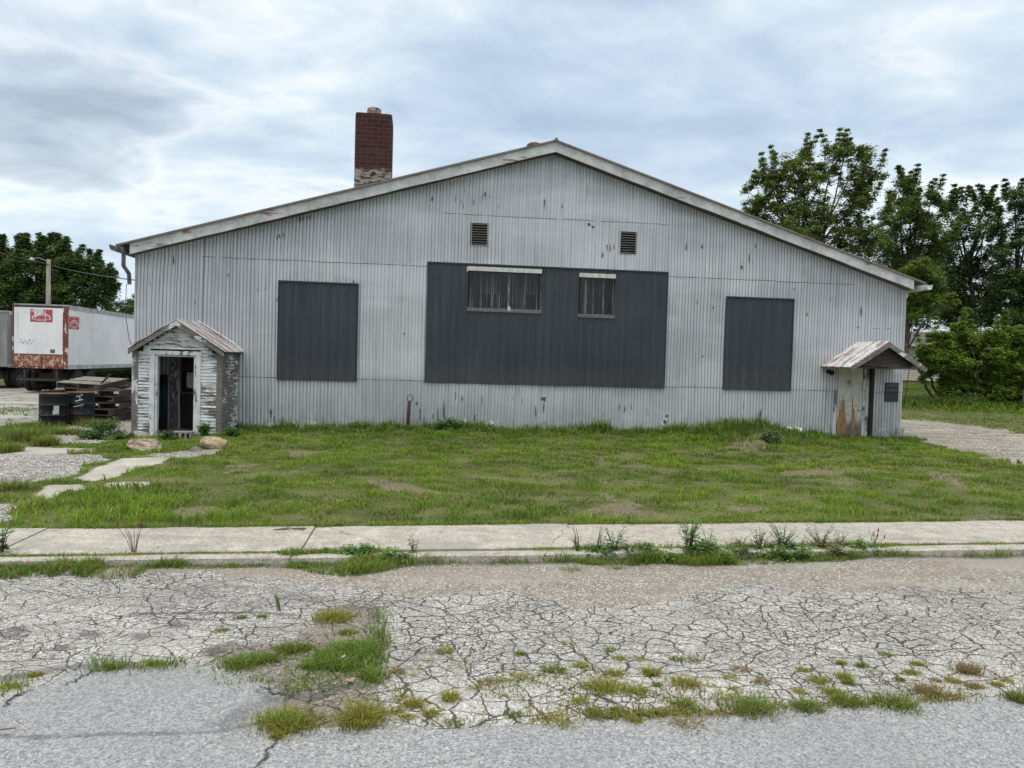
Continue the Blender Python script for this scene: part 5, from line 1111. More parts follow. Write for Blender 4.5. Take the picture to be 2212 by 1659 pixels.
def bush(px, py, wpx, hpx, label, col, seed, z=.02, leafs=.06, n=16):
    b = G(px, py, z); sc = b.y / FP; w1, h1 = wpx * sc, hpx * sc * (1.55 if b.y < 9 else 1); rd = random.Random(seed); rg = np.random.default_rng(seed); root = empty('bushy_weed', b, label, 'weed'); cs = []; rs = []; tb = MB(); col = tuple(c * (1.75 if b.y < 9 else 1.1) for c in col)
    for i in range(n):
        a = rd.uniform(-1, 1); q = Vector((a * w1 * .42, rd.uniform(-.5, .5) * min(w1 * .4, .35), h1 * rd.uniform(.1, .85) * (1 - .55 * a * a))); cs.append(q); rs.append(min(w1, h1) * rd.uniform(.16, .40)); tb.tube([Vector((q.x * .4, q.y * .4, -.02)), Vector((q.x * .8, q.y * .8, q.z * .5)), q], [.007, .005, .002], 4)
    tb.build('stem', M['stem'], root); V, F, C = leafcloud(np.array([tuple(c) for c in cs]), 60, np.array(rs), leafs, np.array(col), .1, rg, .8); link('leaves', npmesh('leaves', V, F, C), M['weed'], root); return root
# ---- weeds
def weed(px, py, h, label, seed, z=0.0, col=(.06, .13, .03), n=5, size=.045, spread=.5, kind='leafy_weed', cat='weed', group=None, lean=0., base=None):
    size *= 1.3; h *= 1.2; n = int(n * 2.0) + 1; col = tuple(c * 1.9 for c in col)
    rd = random.Random(seed); rg = np.random.default_rng(seed); b = Vector(base) if base else G(px, py, z); root = empty(kind, b, label, cat, 0, group); st = MB(); V = []; F = []; C = []
    for s in range(n):
        a = rd.uniform(0, 2 * math.pi); hh = h * rd.uniform(.55, 1); e = Vector((math.cos(a) * h * spread * rd.uniform(.2, 1) + lean, math.sin(a) * h * spread * rd.uniform(.2, 1), hh)); m = e * .5 + Vector((0, 0, hh * .1))
        m.x *= .7; m.y *= .7; st.tube([Vector((rd.uniform(-.01, .01), rd.uniform(-.01, .01), -.02)), m, e], [.0045, .0035, .0015], 5)
        k = max(5, int(hh / size * 2.2))
        for i in range(k):
            t = .15 + .85 * i / (k - 1); p = (m * 2 * t if t < .5 else m.lerp(e, (t - .5) * 2)); az = i * 2.4 + rd.uniform(-.4, .4); l = size * rd.uniform(.7, 1.3) * (1.25 - .6 * t); dirv_ = Vector((math.cos(az), math.sin(az), rd.uniform(-.1, .5))).normalized(); sdv = dirv_.cross(Vector((0, 0, 1))).normalized()
            i0 = len(V); V += [tuple(p), tuple(p + dirv_ * l * .5 + sdv * l * .26), tuple(p + dirv_ * l + Vector((0, 0, -.15 * l))), tuple(p + dirv_ * l * .5 - sdv * l * .26)]; F.append((i0, i0 + 1, i0 + 2, i0 + 3)); q = rd.uniform(.7, 1.35); C += [tuple(c * q for c in col)] * 4
    st.build('stem', M['stem'], root); link('leaves', npmesh('leaves', V, F, np.array(C)), M['weed'], root); return root
M['stem'] = mat('weed_stem', col=(.10, .11, .04), rough=.8)
CURB = 'leafy weeds growing along the kerb'
weed(1487, 1207, .40, 'tallest leafy weed on the kerb, grey-green, standing over the pavement', 1, .0, (.075, .14, .05), 7, .050, .45, group=CURB)
weed(1530, 1205, .27, 'small leafy weed just right of the tallest kerb weed', 2, .0, (.07, .15, .04), 4, .045, .4, group=CURB)
weed(1325, 1207, .28, 'dark leafy weed beside the tall grass clump on the kerb', 3, .0, (.05, .11, .03), 7, .05, .7, group=CURB)
weed(1355, 1210, .20, 'low leafy weed between the grass clump and the tallest kerb weed', 4, .0, (.06, .13, .03), 5, .045, .7, group=CURB)
weed(1690, 1203, .34, 'bushy pale green weed right of the middle of the kerb growth', 5, .0, (.09, .15, .06), 9, .04, .6, group=CURB)
weed(1640, 1204, .27, 'thin weed with brownish leaves on the kerb', 6, .0, (.12, .12, .06), 5, .04, .5, group=CURB)
weed(1772, 1201, .28, 'purplish brown weed near the right end of the kerb growth', 7, .0, (.10, .075, .055), 7, .04, .6, group=CURB)
weed(1812, 1199, .22, 'small brown seeding weed at the right of the kerb growth', 8, .0, (.12, .09, .06), 5, .04, .6, group=CURB)
weed(893, 1212, .30, 'single upright leafy weed at the right end of the big kerb clump', 9, .0, (.07, .11, .045), 2, .045, .25, group=CURB)
weed(4, 1192, .28, 'leafy weed at the left edge of the view on the pavement', 13, .1, (.05, .12, .03), 6, .05, .6, group=CURB)
WALL = 'weeds growing against the metal wall'
def wb(px, py, off=.35): return None
weed(1100, 930, .45, 'spiky green weed against the wall under the big panel', 22, .07, (.06, .13, .03), 12, .08, .35, group=WALL)
weed(1165, 932, .62, 'tall pale feathery weed against the wall below the mullioned window', 23, .07, (.10, .16, .08), 9, .07, .22, group=WALL)
weed(1240, 930, .50, 'thin nearly bare weed stalks against the wall', 25, .07, (.10, .11, .07), 5, .03, .5, group=WALL)
DG = (.065, .135, .038)
bush(232, 945, 62, 44, 'dark bushy weed on the gravel left of the porch', DG, 31, n=26)
bush(196, 949, 50, 24, 'lower weed spreading left of the dark bushy weed by the porch', (.08, .15, .045), 38)
bush(270, 950, 44, 18, 'low weeds between the dark bushy weed and the left rock', (.075, .15, .04), 32, n=12)
bush(360, 952, 50, 20, 'weeds filling the foot of the open porch doorway', DG, 33, .03, n=20)
bush(440, 944, 26, 34, 'upright weed at the right side of the porch doorway', (.10, .21, .05), 34, .03, n=12)
bush(496, 944, 46, 24, 'dark weeds at the corner of the porch and the metal wall', DG, 35, .05)
bush(1668, 956, 50, 28, 'grey-green weeds on the mound near the right panel', (.13, .18, .08), 36, .28)
bush(972, 938, 78, 36, 'dark bushy weed against the wall right of the leaning pipe', DG, 21, .07, n=30)
bush(1276, 938, 80, 20, 'low dark weed mound against the wall below the right end of the big panel', DG, 24, .07, n=24)
bush(858, 930, 44, 18, 'broad leafed weed at the wall left of the leaning pipe', (.085, .165, .05), 26, .07)
bush(780, 1213, 110, 26, 'broad low weed in the middle of the big kerb clump', (.075, .14, .04), 10, .01, .035, 34)
bush(850, 1220, 80, 24, 'low spreading weed at the gutter edge of the big kerb clump', (.085, .15, .045), 11, .0, .035, 26)
bush(712, 1208, 50, 18, 'low weed at the left end of the big kerb clump', (.09, .16, .045), 12, .01, .035)
bush(1510, 1208, 130, 28, 'low dark growth at the foot of the tallest kerb weed', (.07, .12, .04), 15, .02, .035, 26)
bush(1610, 1207, 120, 24, 'leafy kerb growth with brown bases under the pair of tall blades', (.10, .14, .05), 18, .0, .032, 30)
bush(1790, 1205, 110, 24, 'mixed green and brown kerb growth below the purplish weed', (.10, .12, .05), 19, .0, .032, 30)
bush(1865, 1202, 70, 26, 'last bushy weed at the right end of the kerb growth', (.08, .14, .045), 20, .0, .032, 22)
bush(1290, 1210, 80, 22, 'leafy growth at the foot of the tallest grass clump on the kerb', (.08, .14, .045), 22, .0, .032, 24)
bush(1700, 1206, 130, 24, 'low leafy growth in the middle right of the kerb weeds', (.085, .145, .045), 16, .02, .035, 30)
bush(1400, 1209, 110, 22, 'low leafy growth left of the tallest kerb weed', (.08, .14, .04), 17, .02, .035, 22)
# bare seeding stalks on the pavement edge
M['drystem'] = mat('dry_stalk', col=(.16, .09, .06), rough=.9)
def stalks(px, py, label, seed, h=.34, n=9):
    rd = random.Random(seed); b = G(px, py, .05); root = empty('dry_weed', b, label, 'weed'); m1 = MB(); m2 = MB()
    for i in range(n):
        a = rd.uniform(0, 2 * math.pi); e = Vector((math.cos(a) * h * .7 * rd.random(), math.sin(a) * h * .4 * rd.random(), h * rd.uniform(.5, 1))); m1.tube([(0, 0, -.02), e * .5 + Vector((0, 0, .03)), e], [.0035, .0028, .0015], 5)
        if i % 2 == 0: m2.tube([e, e + Vector((0, 0, .012)), e + Vector((.004, 0, .05))], [.003, .0075, .002], 6)
    m1.build('stem', M['drystem'], root); m2.build('seed_head', mat('brown_seed_head', col=(.10, .035, .03), rough=.9), root)
stalks(291, 1203, 'bare branching dry weed with brown seed heads on the left pavement edge', 3)
stalks(1888, 1190, 'thin dry grass stalks with seed heads at the right end of the kerb growth', 4, .26, 7)
# ---- grass tufts
def tuft(px, py, wpx, hpx, label, c=0, seed=0, group=None, z=0.0, name='grass_tuft', wide=.005, lean=.9, nb=None):
    rg = np.random.default_rng(seed + 1000); b = G(px, py, z); sc = b.y / FP; wd_ = wpx * sc; h = hpx * sc; n = int(1.15 * (nb or int(90 + 1500 * wd_))); wide *= 1.15
    x = rg.normal(0, wd_ * .26, n); y = rg.normal(0, min(wd_ * .22, .12), n); P_ = np.stack([x, y, np.zeros(n) - .01], -1)
    base = {0: (.30, .30, .055), 1: (.17, .24, .045), 2: (.32, .29, .10), 3: (.30, .245, .13)}[c]; h *= .8; lean = 1.1; col = np.array(base) * rg.uniform(.6, 1.35, (n, 1)); dry = rg.random(n) < .14; col[dry] = np.array([.34, .26, .14]) * rg.uniform(.6, 1.1, (dry.sum(), 1))
    dr_ = np.arctan2(y, x) + rg.normal(0, .6, n)
    V, F, C = blades(P_, h * rg.uniform(.4, 1.15, n), np.full(n, wide), col, lean, dr_)
    o = link(name, npmesh(name, V, F, C), M['grass'], None, b); return tag(o, label, 'grass tuft', group)
GT = 'grass tufts growing in the cracked road'
L1 = 'small yellow-green grass tuft rooted in a road crack'; L2 = 'small dark green grass tuft rooted in a road crack'; L3 = 'small reddish dry grass tuft rooted in a road crack'
named = [(620, 1568, 120, 50, 'large yellow-green grass mound at the edge of the newer asphalt', 0), (778, 1562, 78, 72, 'tall yellow-green grass clump at the right corner of the weedy hollow', 0), (600, 1594, 26, 26, 'small spur of grass below the large yellow-green mound', 0),
    (722, 1338, 80, 30, 'sparse grass clump at the far side of the weedy hollow', 0), (750, 1369, 38, 18, 'round green tuft inside the weedy hollow', 1), (515, 1442, 60, 32, 'dense green tuft at the left end of the grass row in the hollow', 1), (570, 1430, 60, 32, 'dense green tuft in the middle of the grass row in the hollow', 1), (625, 1408, 50, 34, 'dense green tuft at the right end of the grass row in the hollow', 1), (660, 1402, 30, 22, 'green tuft beside a dead leaf in the hollow', 1),
    (1306, 1491, 74, 32, 'largest yellow tuft among the cracked slabs in the middle of the road', 0), (1621, 1535, 100, 42, 'wide green clump on the line where the new asphalt begins', 1), (1931, 1524, 92, 34, 'long sparse clump at the right of the asphalt joint', 1), (1831, 1521, 70, 34, 'clump on the asphalt joint left of the long sparse clump', 1), (1741, 1533, 56, 34, 'green clump on the asphalt joint right of the wide one', 1), (1200, 1453, 52, 24, 'dark round tuft alone in the upper row', 1),
    (2201, 1513, 40, 34, 'green clump at the right edge of the view', 1), (1481, 1480, 60, 26, 'sprawling yellow tuft with one red stalk', 0), (1488, 1562, 90, 18, 'flat straggly tuft against the asphalt joint', 2), (1206, 1562, 92, 18, 'flat yellow tuft lying along the asphalt joint', 0), (2091, 1452, 40, 34, 'reddish upright tuft near the right edge', 3), (1476, 1527, 52, 28, 'green and red tuft above the straggly one', 1)]
for i, (a, b, c, d, l, k) in enumerate(named): tuft(a, b, c, d, l, k, i, GT)
small = [(895, 1525, 40, 30, 0), (932, 1546, 30, 26, 0), (973, 1514, 30, 36, 0), (985, 1566, 38, 18, 1), (1040, 1542, 22, 14, 0), (880, 1552, 40, 16, 0), (1131, 1468, 60, 18, 0), (1052, 1476, 40, 16, 3), (1085, 1472, 30, 14, 0), (1373, 1496, 50, 24, 0), (1331, 1456, 40, 16, 0), (1256, 1440, 34, 16, 0), (1498, 1428, 34, 14, 1), (1406, 1456, 36, 26, 0), (1533, 1483, 24, 14, 0), (1286, 1542, 46, 22, 1), (1333, 1537, 32, 18, 1), (1114, 1548, 36, 20, 1), (1371, 1557, 32, 16, 0), (1561, 1506, 50, 18, 0), (1558, 1547, 36, 12, 0), (1726, 1497, 26, 16, 0), (1796, 1497, 40, 20, 0), (2071, 1517, 50, 26, 1), (2006, 1497, 50, 30, 3), (2058, 1472, 30, 14, 0), (2151, 1479, 24, 14, 0), (2161, 1507, 32, 16, 0), (2106, 1484, 34, 16, 3), (1736, 1448, 22, 12, 0), (1818, 1432, 20, 12, 0), (1861, 1438, 20, 14, 1), (1983, 1434, 26, 12, 0), (1320, 1405, 30, 12, 1), (1225, 1392, 26, 12, 0), (1385, 1424, 30, 10, 0), (1250, 1515, 30, 16, 0), (1190, 1478, 24, 12, 0), (1160, 1560, 40, 14, 0), (1005, 1442, 30, 10, 0), (930, 1430, 40, 10, 0), (990, 1432, 26, 10, 0), (1080, 1428, 30, 12, 0), (960, 1395, 26, 10, 1), (880, 1460, 30, 12, 0), (1430, 1544, 26, 12, 3), (1690, 1544, 30, 12, 0), (1655, 1500, 26, 12, 1), (1770, 1474, 30, 12, 0), (1640, 1480, 20, 10, 0), (250, 1440, 34, 10, 1), (330, 1432, 30, 10, 0), (20, 1484, 50, 16, 0), (75, 1458, 28, 12, 0), (520, 1336, 24, 14, 1), (565, 1334, 18, 14, 1), (480, 1362, 30, 10, 1), (1060, 1352, 16, 8, 0), (1235, 1232, 50, 14, 1), (1330, 1228, 40, 14, 1), (1696, 1221, 30, 6, 1)]
rt_ = random.Random(404)
small += [(rt_.uniform(840, 2200), rt_.uniform(1408, 1556) - 0.0, rt_.uniform(16, 38), rt_.uniform(8, 18), rt_.choice([0, 0, 0, 1, 3])) for _ in range(46)]
small = [q for q in small if not (q[0] > 1400 and q[1] > 1548 - (q[0] - 1400) * .055)]
for i, (a, b, c, d, k) in enumerate(small): tuft(a, b, c, d, {0: L1, 1: L2, 3: L3}[k], k, 50 + i, GT, nb=110 + int(c * 3.2))
# tall single blades
def tallblade(px, py, h, label, seed, n=3, z=0.0, lean=-.25, w_=.012):
    rg = np.random.default_rng(seed); b = G(px, py, z); global rng; P_ = np.zeros((n, 3)); P_[:, 0] = rg.normal(0, .012, n); P_[:, 2] = -.01
    hh = h * np.linspace(1, .45, n); V, F, C = blades(P_, hh, np.full(n, w_), np.tile([.13, .19, .05], (n, 1)), abs(lean) * 2.2, np.full(n, math.pi if lean < 0 else 0) + rg.normal(0, .3, n)); return tag(link('grass_stalk', npmesh('grass_stalk', V, F, C), M['grass'], None, b), label, 'grass stalk')
tallblade(604, 1321, .33, 'single tall grass stalk leaning left out of the far road surface', 1, 5, lean=-.30)
tallblade(826, 1395, .30, 'upright grass stalk at the right side of the weedy hollow', 2, 4, lean=.12, w_=.009)
tallblade(1252, 1203, .42, 'tall broad-bladed grass clump at the left end of the long kerb growth', 3, 14, .04, -.35, .014)
tallblade(1290, 1200, .36, 'second tall grass clump beside the tallest one on the kerb', 4, 12, .04, .2, .012)
tallblade(1600, 1200, .34, 'pair of tall grass blades on the kerb between the leafy weeds', 5, 3, .04, .35, .014)
tallblade(1571, 1200, .28, 'thin grass blades on the kerb left of the tall pair', 6, 4, .04, .2, .01)
tallblade(1730, 1198, .26, 'green grass blades in front of the purplish weed', 7, 9, .04, .2, .01)
tallblade(1850, 1195, .26, 'grass clump at the right end of the kerb growth', 8, 26, .04, .3, .008)
tallblade(1445, 1200, .26, 'grass blades left of the tallest kerb weed', 9, 6, .04, .2, .01)
GW = 'tall grass clumps by the drums and gravel'
for i, (a, b, w1, h1, l) in enumerate([(55, 955, 60, 55, 'tall grass clump nearest the drums on the gravel'), (98, 962, 44, 34, 'second grass clump right of the tallest one below the drums'), (150, 938, 70, 26, 'grass clump below the lidded drum'), (215, 922, 76, 28, 'grass clump at the foot of the pallet stack'), (10, 975, 60, 34, 'grass clump at the left edge of the view'), (20, 1068, 60, 50, 'tall grass clump between the broken slabs at the left edge')]):
    tuft(a, b, w1, h1, l, 1, 200 + i, GW, .02, 'grass_clump', .012, .8, 420)
# ================================================================== THINGS
# ---- leaning pipe with a ring
p0 = G(879, 936, .03); p1 = D(884.5, 866, p0.y); ps = empty('leaning_pipe', p0, 'rusty dark red pipe with a ring on top leaning in the grass by the wall', 'pipe')
m = MB(); m.tube([Vector((0, 0, -.2)), (p1 - p0) * .5, p1 - p0], .042, 12); m.build('pipe', mat('dark_red_rust', lambda T: {'Base Color': T.ramp(T.noise(T.obj(), 14, 5, .7), [(.35, (.030, .013, .014)), (.6, (.065, .024, .026)), (.8, (.13, .06, .05))])}, rough=.75), ps, True)
m = MB(); rc_ = (p1 - p0) + Vector((.01, 0, .075)); m.tube([rc_ + Vector((math.cos(a) * .075, 0, math.sin(a) * .085)) for a in [2 * math.pi * i / 24 for i in range(25)]], .013, 8); m.build('ring', M['rustpipe'], ps, True)
# ---- rocks
def rock(px, py, wpx, hpx, dy, label, cols, seed, rough_=.25, angular=False):
    b = G(px, py, .05); sc = b.y / FP; bm = bmesh.new(); bmesh.ops.create_icosphere(bm, subdivisions=5, radius=1); rd = random.Random(seed)
    cuts = [(Vector((rd.gauss(0, 1), rd.gauss(0, 1), rd.gauss(.3, 1))).normalized(), rd.uniform(.55, .85)) for _ in range(9 if angular else 4)]
    for v in bm.verts:
        p = v.co.copy()
        for n, d in cuts:
            e = p.dot(n) - d
            if e > 0: p -= n * e * (.92 if angular else .55)
        p += p.normalized() * (mnoise.fractal(v.co * 1.4 + Vector((seed, 0, 0)), .8, 2, 5) * rough_ * .5) + p.normalized() * mnoise.noise(v.co * 9) * .012
        v.co = Vector((p.x * wpx * sc / 2 * 1.08, p.y * dy, p.z * hpx * sc * .62 + hpx * sc * .36))
    me = bpy.data.meshes.new('rock'); bm.to_mesh(me); bm.free()
    for p in me.polygons: p.use_smooth = not angular
    o = link('rock', me, mat('rock_face', lambda T: {'Base Color': T.mix(T.m('MULTIPLY', T.st(T.noise(T.obj(), 30, 4, .7), .5, .7), .4), T.ramp(T.noise(T.map(T.obj(), (4, 4, 11), (.3, .5, 0)), 1.6, 6, .7), [(.38, cols[0]), (.5, cols[1]), (.60, cols[2])]), cols[0]), 'bump': (T.m('ADD', T.noise(T.obj(), 14, 6, .7), T.m('MULTIPLY', T.vor(T.obj(), 7, 'F1'), .8)), 1.0, .05)}, rough=.9), None, b); return tag(o, label, 'rock')
rock(312, 974, 72, 30, .26, 'angular pinkish tan rock left of the porch doorway', [(.20, .145, .10), (.42, .335, .25), (.58, .51, .42)], 3, .25, True)
rock(462, 971, 58, 32, .24, 'smooth rounded orange-tan boulder in front of the porch', [(.30, .21, .12), (.48, .37, .23), (.58, .49, .36)], 8, .12)
rock(423, 976, 24, 15, .11, 'small grey rock beside the rounded tan boulder', [(.10, .095, .09), (.22, .205, .19), (.33, .31, .29)], 5, .3, True)
# ---- concrete block step in the porch doorway
sb_ = G(397, 951, .03); stp = empty('concrete_block', sb_, 'small grey hollow concrete block lying in front of the porch doorway', 'block', R(4))
m = MB(); m.bb((-.21, -.1, .16), (.21, .1, .20)); m.bb((-.19, -.1, 0), (-.15, .1, .16)); m.bb((.15, -.1, 0), (.19, .1, .16)); m.bb((-.06, -.1, 0), (-.02, .1, .16)); m.bb((.05, -.1, 0), (.09, .1, .16)); m.build('block', mat('dirty_concrete', lambda T: {'Base Color': T.ramp(T.noise(T.obj(), 12, 5), [(.3, (.16, .16, .14)), (.7, (.34, .335, .31))])}, rough=.95), stp, bevel=.004)
# ---- drums
def m_drum(c1, c2, rustz):
    def fn(T):
        o = T.obj(); Z = T.sep(o)[2]; n = T.noise(o, 5, 5, .65); f = T.noise(o, 22, 4, .7); c = T.ramp(n, [(.35, c1), (.65, c2)])
        k = T.st(T.m('ADD', n, T.m('MULTIPLY', T.m('SUBTRACT', rustz, Z), .35)), .50, .62); c = T.mix(T.m('MULTIPLY', k, .85), c, T.ramp(f, [(.35, (.03, .018, .014)), (.65, (.10, .055, .04))]))
        return {'Base Color': T.mix(T.m('MULTIPLY', T.st(f, .68, .72), .35), c, (.30, .32, .33)), 'bump': (f, .2, .004)}
    return fn
M['drumA'] = mat('black_drum_paint', m_drum((.006, .007, .008), (.014, .017, .019), .1), rough=.6, spec=.25); M['drumB'] = mat('blue_black_drum_paint', m_drum((.006, .013, .020), (.012, .030, .040), .48), rough=.6, spec=.25)
M['drumtop'] = mat('rusty_drum_rim', lambda T: {'Base Color': T.ramp(T.noise(T.obj(), 20, 5, .7), [(.3, (.07, .035, .025)), (.55, (.22, .10, .06)), (.75, (.34, .22, .17))])}, rough=.85)
M['rimhi'] = mat('worn_rib_steel', col=(.16, .19, .20), rough=.4, metal=.5)
def drum(px, py, rad, h, mt, label, rot):
    b = G(px, py, .02); b.y += rad; e = empty('steel_drum', b, label, 'drum', rot)
    pr = [(0, .012), (rad - .02, .012), (rad, 0), (rad + .006, .012), (rad, .028)]
    for zz in (.34, .66): pr += [(rad, h * zz - .022), (rad + .012, h * zz - .004), (rad + .012, h * zz + .004), (rad, h * zz + .022)]
    pr += [(rad, h - .09), (rad + .004, h - .08), (rad, h - .07), (rad, h - .018)]
    m = MB(); m.lathe(pr, n=48); m.build('body', mt, e, True)
    m = MB(); m.lathe([(rad + .001, h - .016), (rad + .008, h - .010), (rad + .008, h), (rad - .006, h + .003), (rad - .012, h - .016), (rad - .03, h - .022), (0, h - .018)], n=48); m.build('lid', M['drumtop'], e, True)
    m = MB()
    for zz in (.34, .66): m.lathe([(rad + .0125, h * zz - .004), (rad + .0145, h * zz), (rad + .0125, h * zz + .004)], n=48)
    m.build('rib', M['rimhi'], e, True); return e, rad
def curved(name, polys, rad, mt, parent, dr=.0022):
    """flat shapes (arc metres from the front, z) wrapped on the drum; the front faces the camera"""
    m = MB()
    for pg in polys:
        xs = [p[0] for p in pg]; x0, x1 = min(xs), max(xs); n = max(2, int((x1 - x0) / .02)); 
        V = []
        for (x, z) in pg: a = -math.pi / 2 + x / rad; V.append(((rad + dr) * math.cos(a), (rad + dr) * math.sin(a), z))
        m.add(V, [tuple(range(len(pg)))])
    return m.build(name, mt, parent)
M['whitemark'] = mat('white_paint_mark', lambda T: {'Base Color': T.ramp(T.noise(T.obj(), 18, 4), [(.35, (.42, .46, .47)), (.6, (.68, .71, .71))])}, rough=.8)
d1, r1 = drum(98, 921, .315, .82, M['drumA'], 'black steel drum with a torn white sticker, left of the pair', R(-5))
def strip_quads(x0, x1, z0f, z1f, n): return [[(x0 + (x1 - x0) * i / n, z0f(i / n)), (x0 + (x1 - x0) * (i + 1) / n, z0f((i + 1) / n)), (x0 + (x1 - x0) * (i + 1) / n, z1f((i + 1) / n)), (x0 + (x1 - x0) * i / n, z1f(i / n))] for i in range(n)]
curved('sticker', strip_quads(.19, .33, lambda t: .30, lambda t: .40 + .04 * t, 5) + strip_quads(.21, .33, lambda t: .40 + .03 * t, lambda t: .52, 4), r1, M['whitemark'], d1)
curved('scuff_mark', strip_quads(-.22, -.20, lambda t: .06, lambda t: .22, 1) + strip_quads(-.13, -.105, lambda t: .1, lambda t: .2, 1) + strip_quads(-.12, -.08, lambda t: .36 + .03 * t, lambda t: .40, 2), r1, M['rimhi'], d1)
d2, r2 = drum(158, 917.5, .32, .84, M['drumB'], 'blue-black steel drum with white painted strokes, beside the pallets', R(-6))
curved('painted_strokes', strip_quads(.10, .25, lambda t: .715 + .055 * t, lambda t: .735 + .06 * t, 4) + strip_quads(.175, .195, lambda t: .64, lambda t: .75, 2) + strip_quads(.08, .25, lambda t: .595 + .05 * t, lambda t: .625 + .05 * t, 4) + strip_quads(.04, .27, lambda t: .46 + .05 * t, lambda t: .478 + .055 * t, 5), r2, M['whitemark'], d2)
# ---- pallets
M['pallet'] = mat('dark_weathered_pallet', lambda T: {'Base Color': T.ramp(T.noise(T.map(T.obj(), (4, 25, 25)), 1, 5, .7), [(.3, (.035, .026, .022)), (.55, (.085, .066, .056)), (.8, (.17, .145, .125))])}, rough=.9)
M['pallet2'] = mat('pale_weathered_pallet', lambda T: {'Base Color': T.ramp(T.noise(T.map(T.obj(), (25, 4, 25)), 1, 5, .7), [(.3, (.14, .12, .10)), (.55, (.32, .29, .26)), (.8, (.48, .45, .42))])}, rough=.9)
def pallet(loc, rz, label, seed, mt, tilt=(0, 0), w1=1.05, w2=1.15):
    rd = random.Random(seed); e = empty('wooden_pallet', loc, label, 'pallet', R(rz), 'wooden pallets stacked behind the drums'); e.rotation_euler = (R(tilt[0]), R(tilt[1]), R(rz)); e.scale = (1, 1, 1.24)
    d = MB(); n = 9
    for i in range(n):
        if seed == 5 and i == 3: continue
        d.box((0, -w1 / 2 + (i + .5) * w1 / n, .128), (w2 + rd.uniform(-.03, .02), w1 / n * .68, .017), None, .002)
    d.build('deck', mt, e)
    s = MB()
    for x in (-w2 / 2 + .03, 0, w2 / 2 - .03): s.box((x, 0, .068), (.04, w1, .10), None, .003)
    s.build('stringers', M['pallet'], e); b = MB()
    for y in (-w1 / 2 + .06, 0, w1 / 2 - .06): b.box((0, y, .010), (w2, .085, .016), None, .002)
    b.build('base_boards', M['pallet'], e)
pc = G(212, 911, .02); pc.y += .55; px_ = pc.x + .02
info = [('bottom pallet of the stack behind the drums', 4, .0, 0), ('second pallet from the bottom of the stack', -7, .03, -.05), ('third pallet up, sticking out to the right', 6, .10, 0), ('fourth pallet up in the stack behind the drums', -4, .02, .05), ('fifth pallet up, just under the top one', 8, .07, -.02)]
for i, (l, rz, dx, dy) in enumerate(info): pallet((px_ - .18 + dx, pc.y + dy, .02 + .171 * i), rz, l, i, M['pallet'])
pallet((px_ - .62, pc.y + .25, .02 + .171 * 5 + .07), -8, 'topmost pallet with pale slats, slid to the left over the drums', 5, M['pallet2'], (7, 1), 1.15, 1.35)
lb = D(236, 838, pc.y - .2); m = MB(); m.box((0, 0, 0), (.42, .10, .02), Matrix.Rotation(R(-50), 3, 'Y') @ Matrix.Rotation(R(15), 3, 'Z')); o = m.build('loose_board', M['pallet'], None, loc=(lb.x - .13, pc.y - .2, .02 + .171 * 6 + .10)); tag(o, 'broken board sticking up from the pallet stack', 'board')
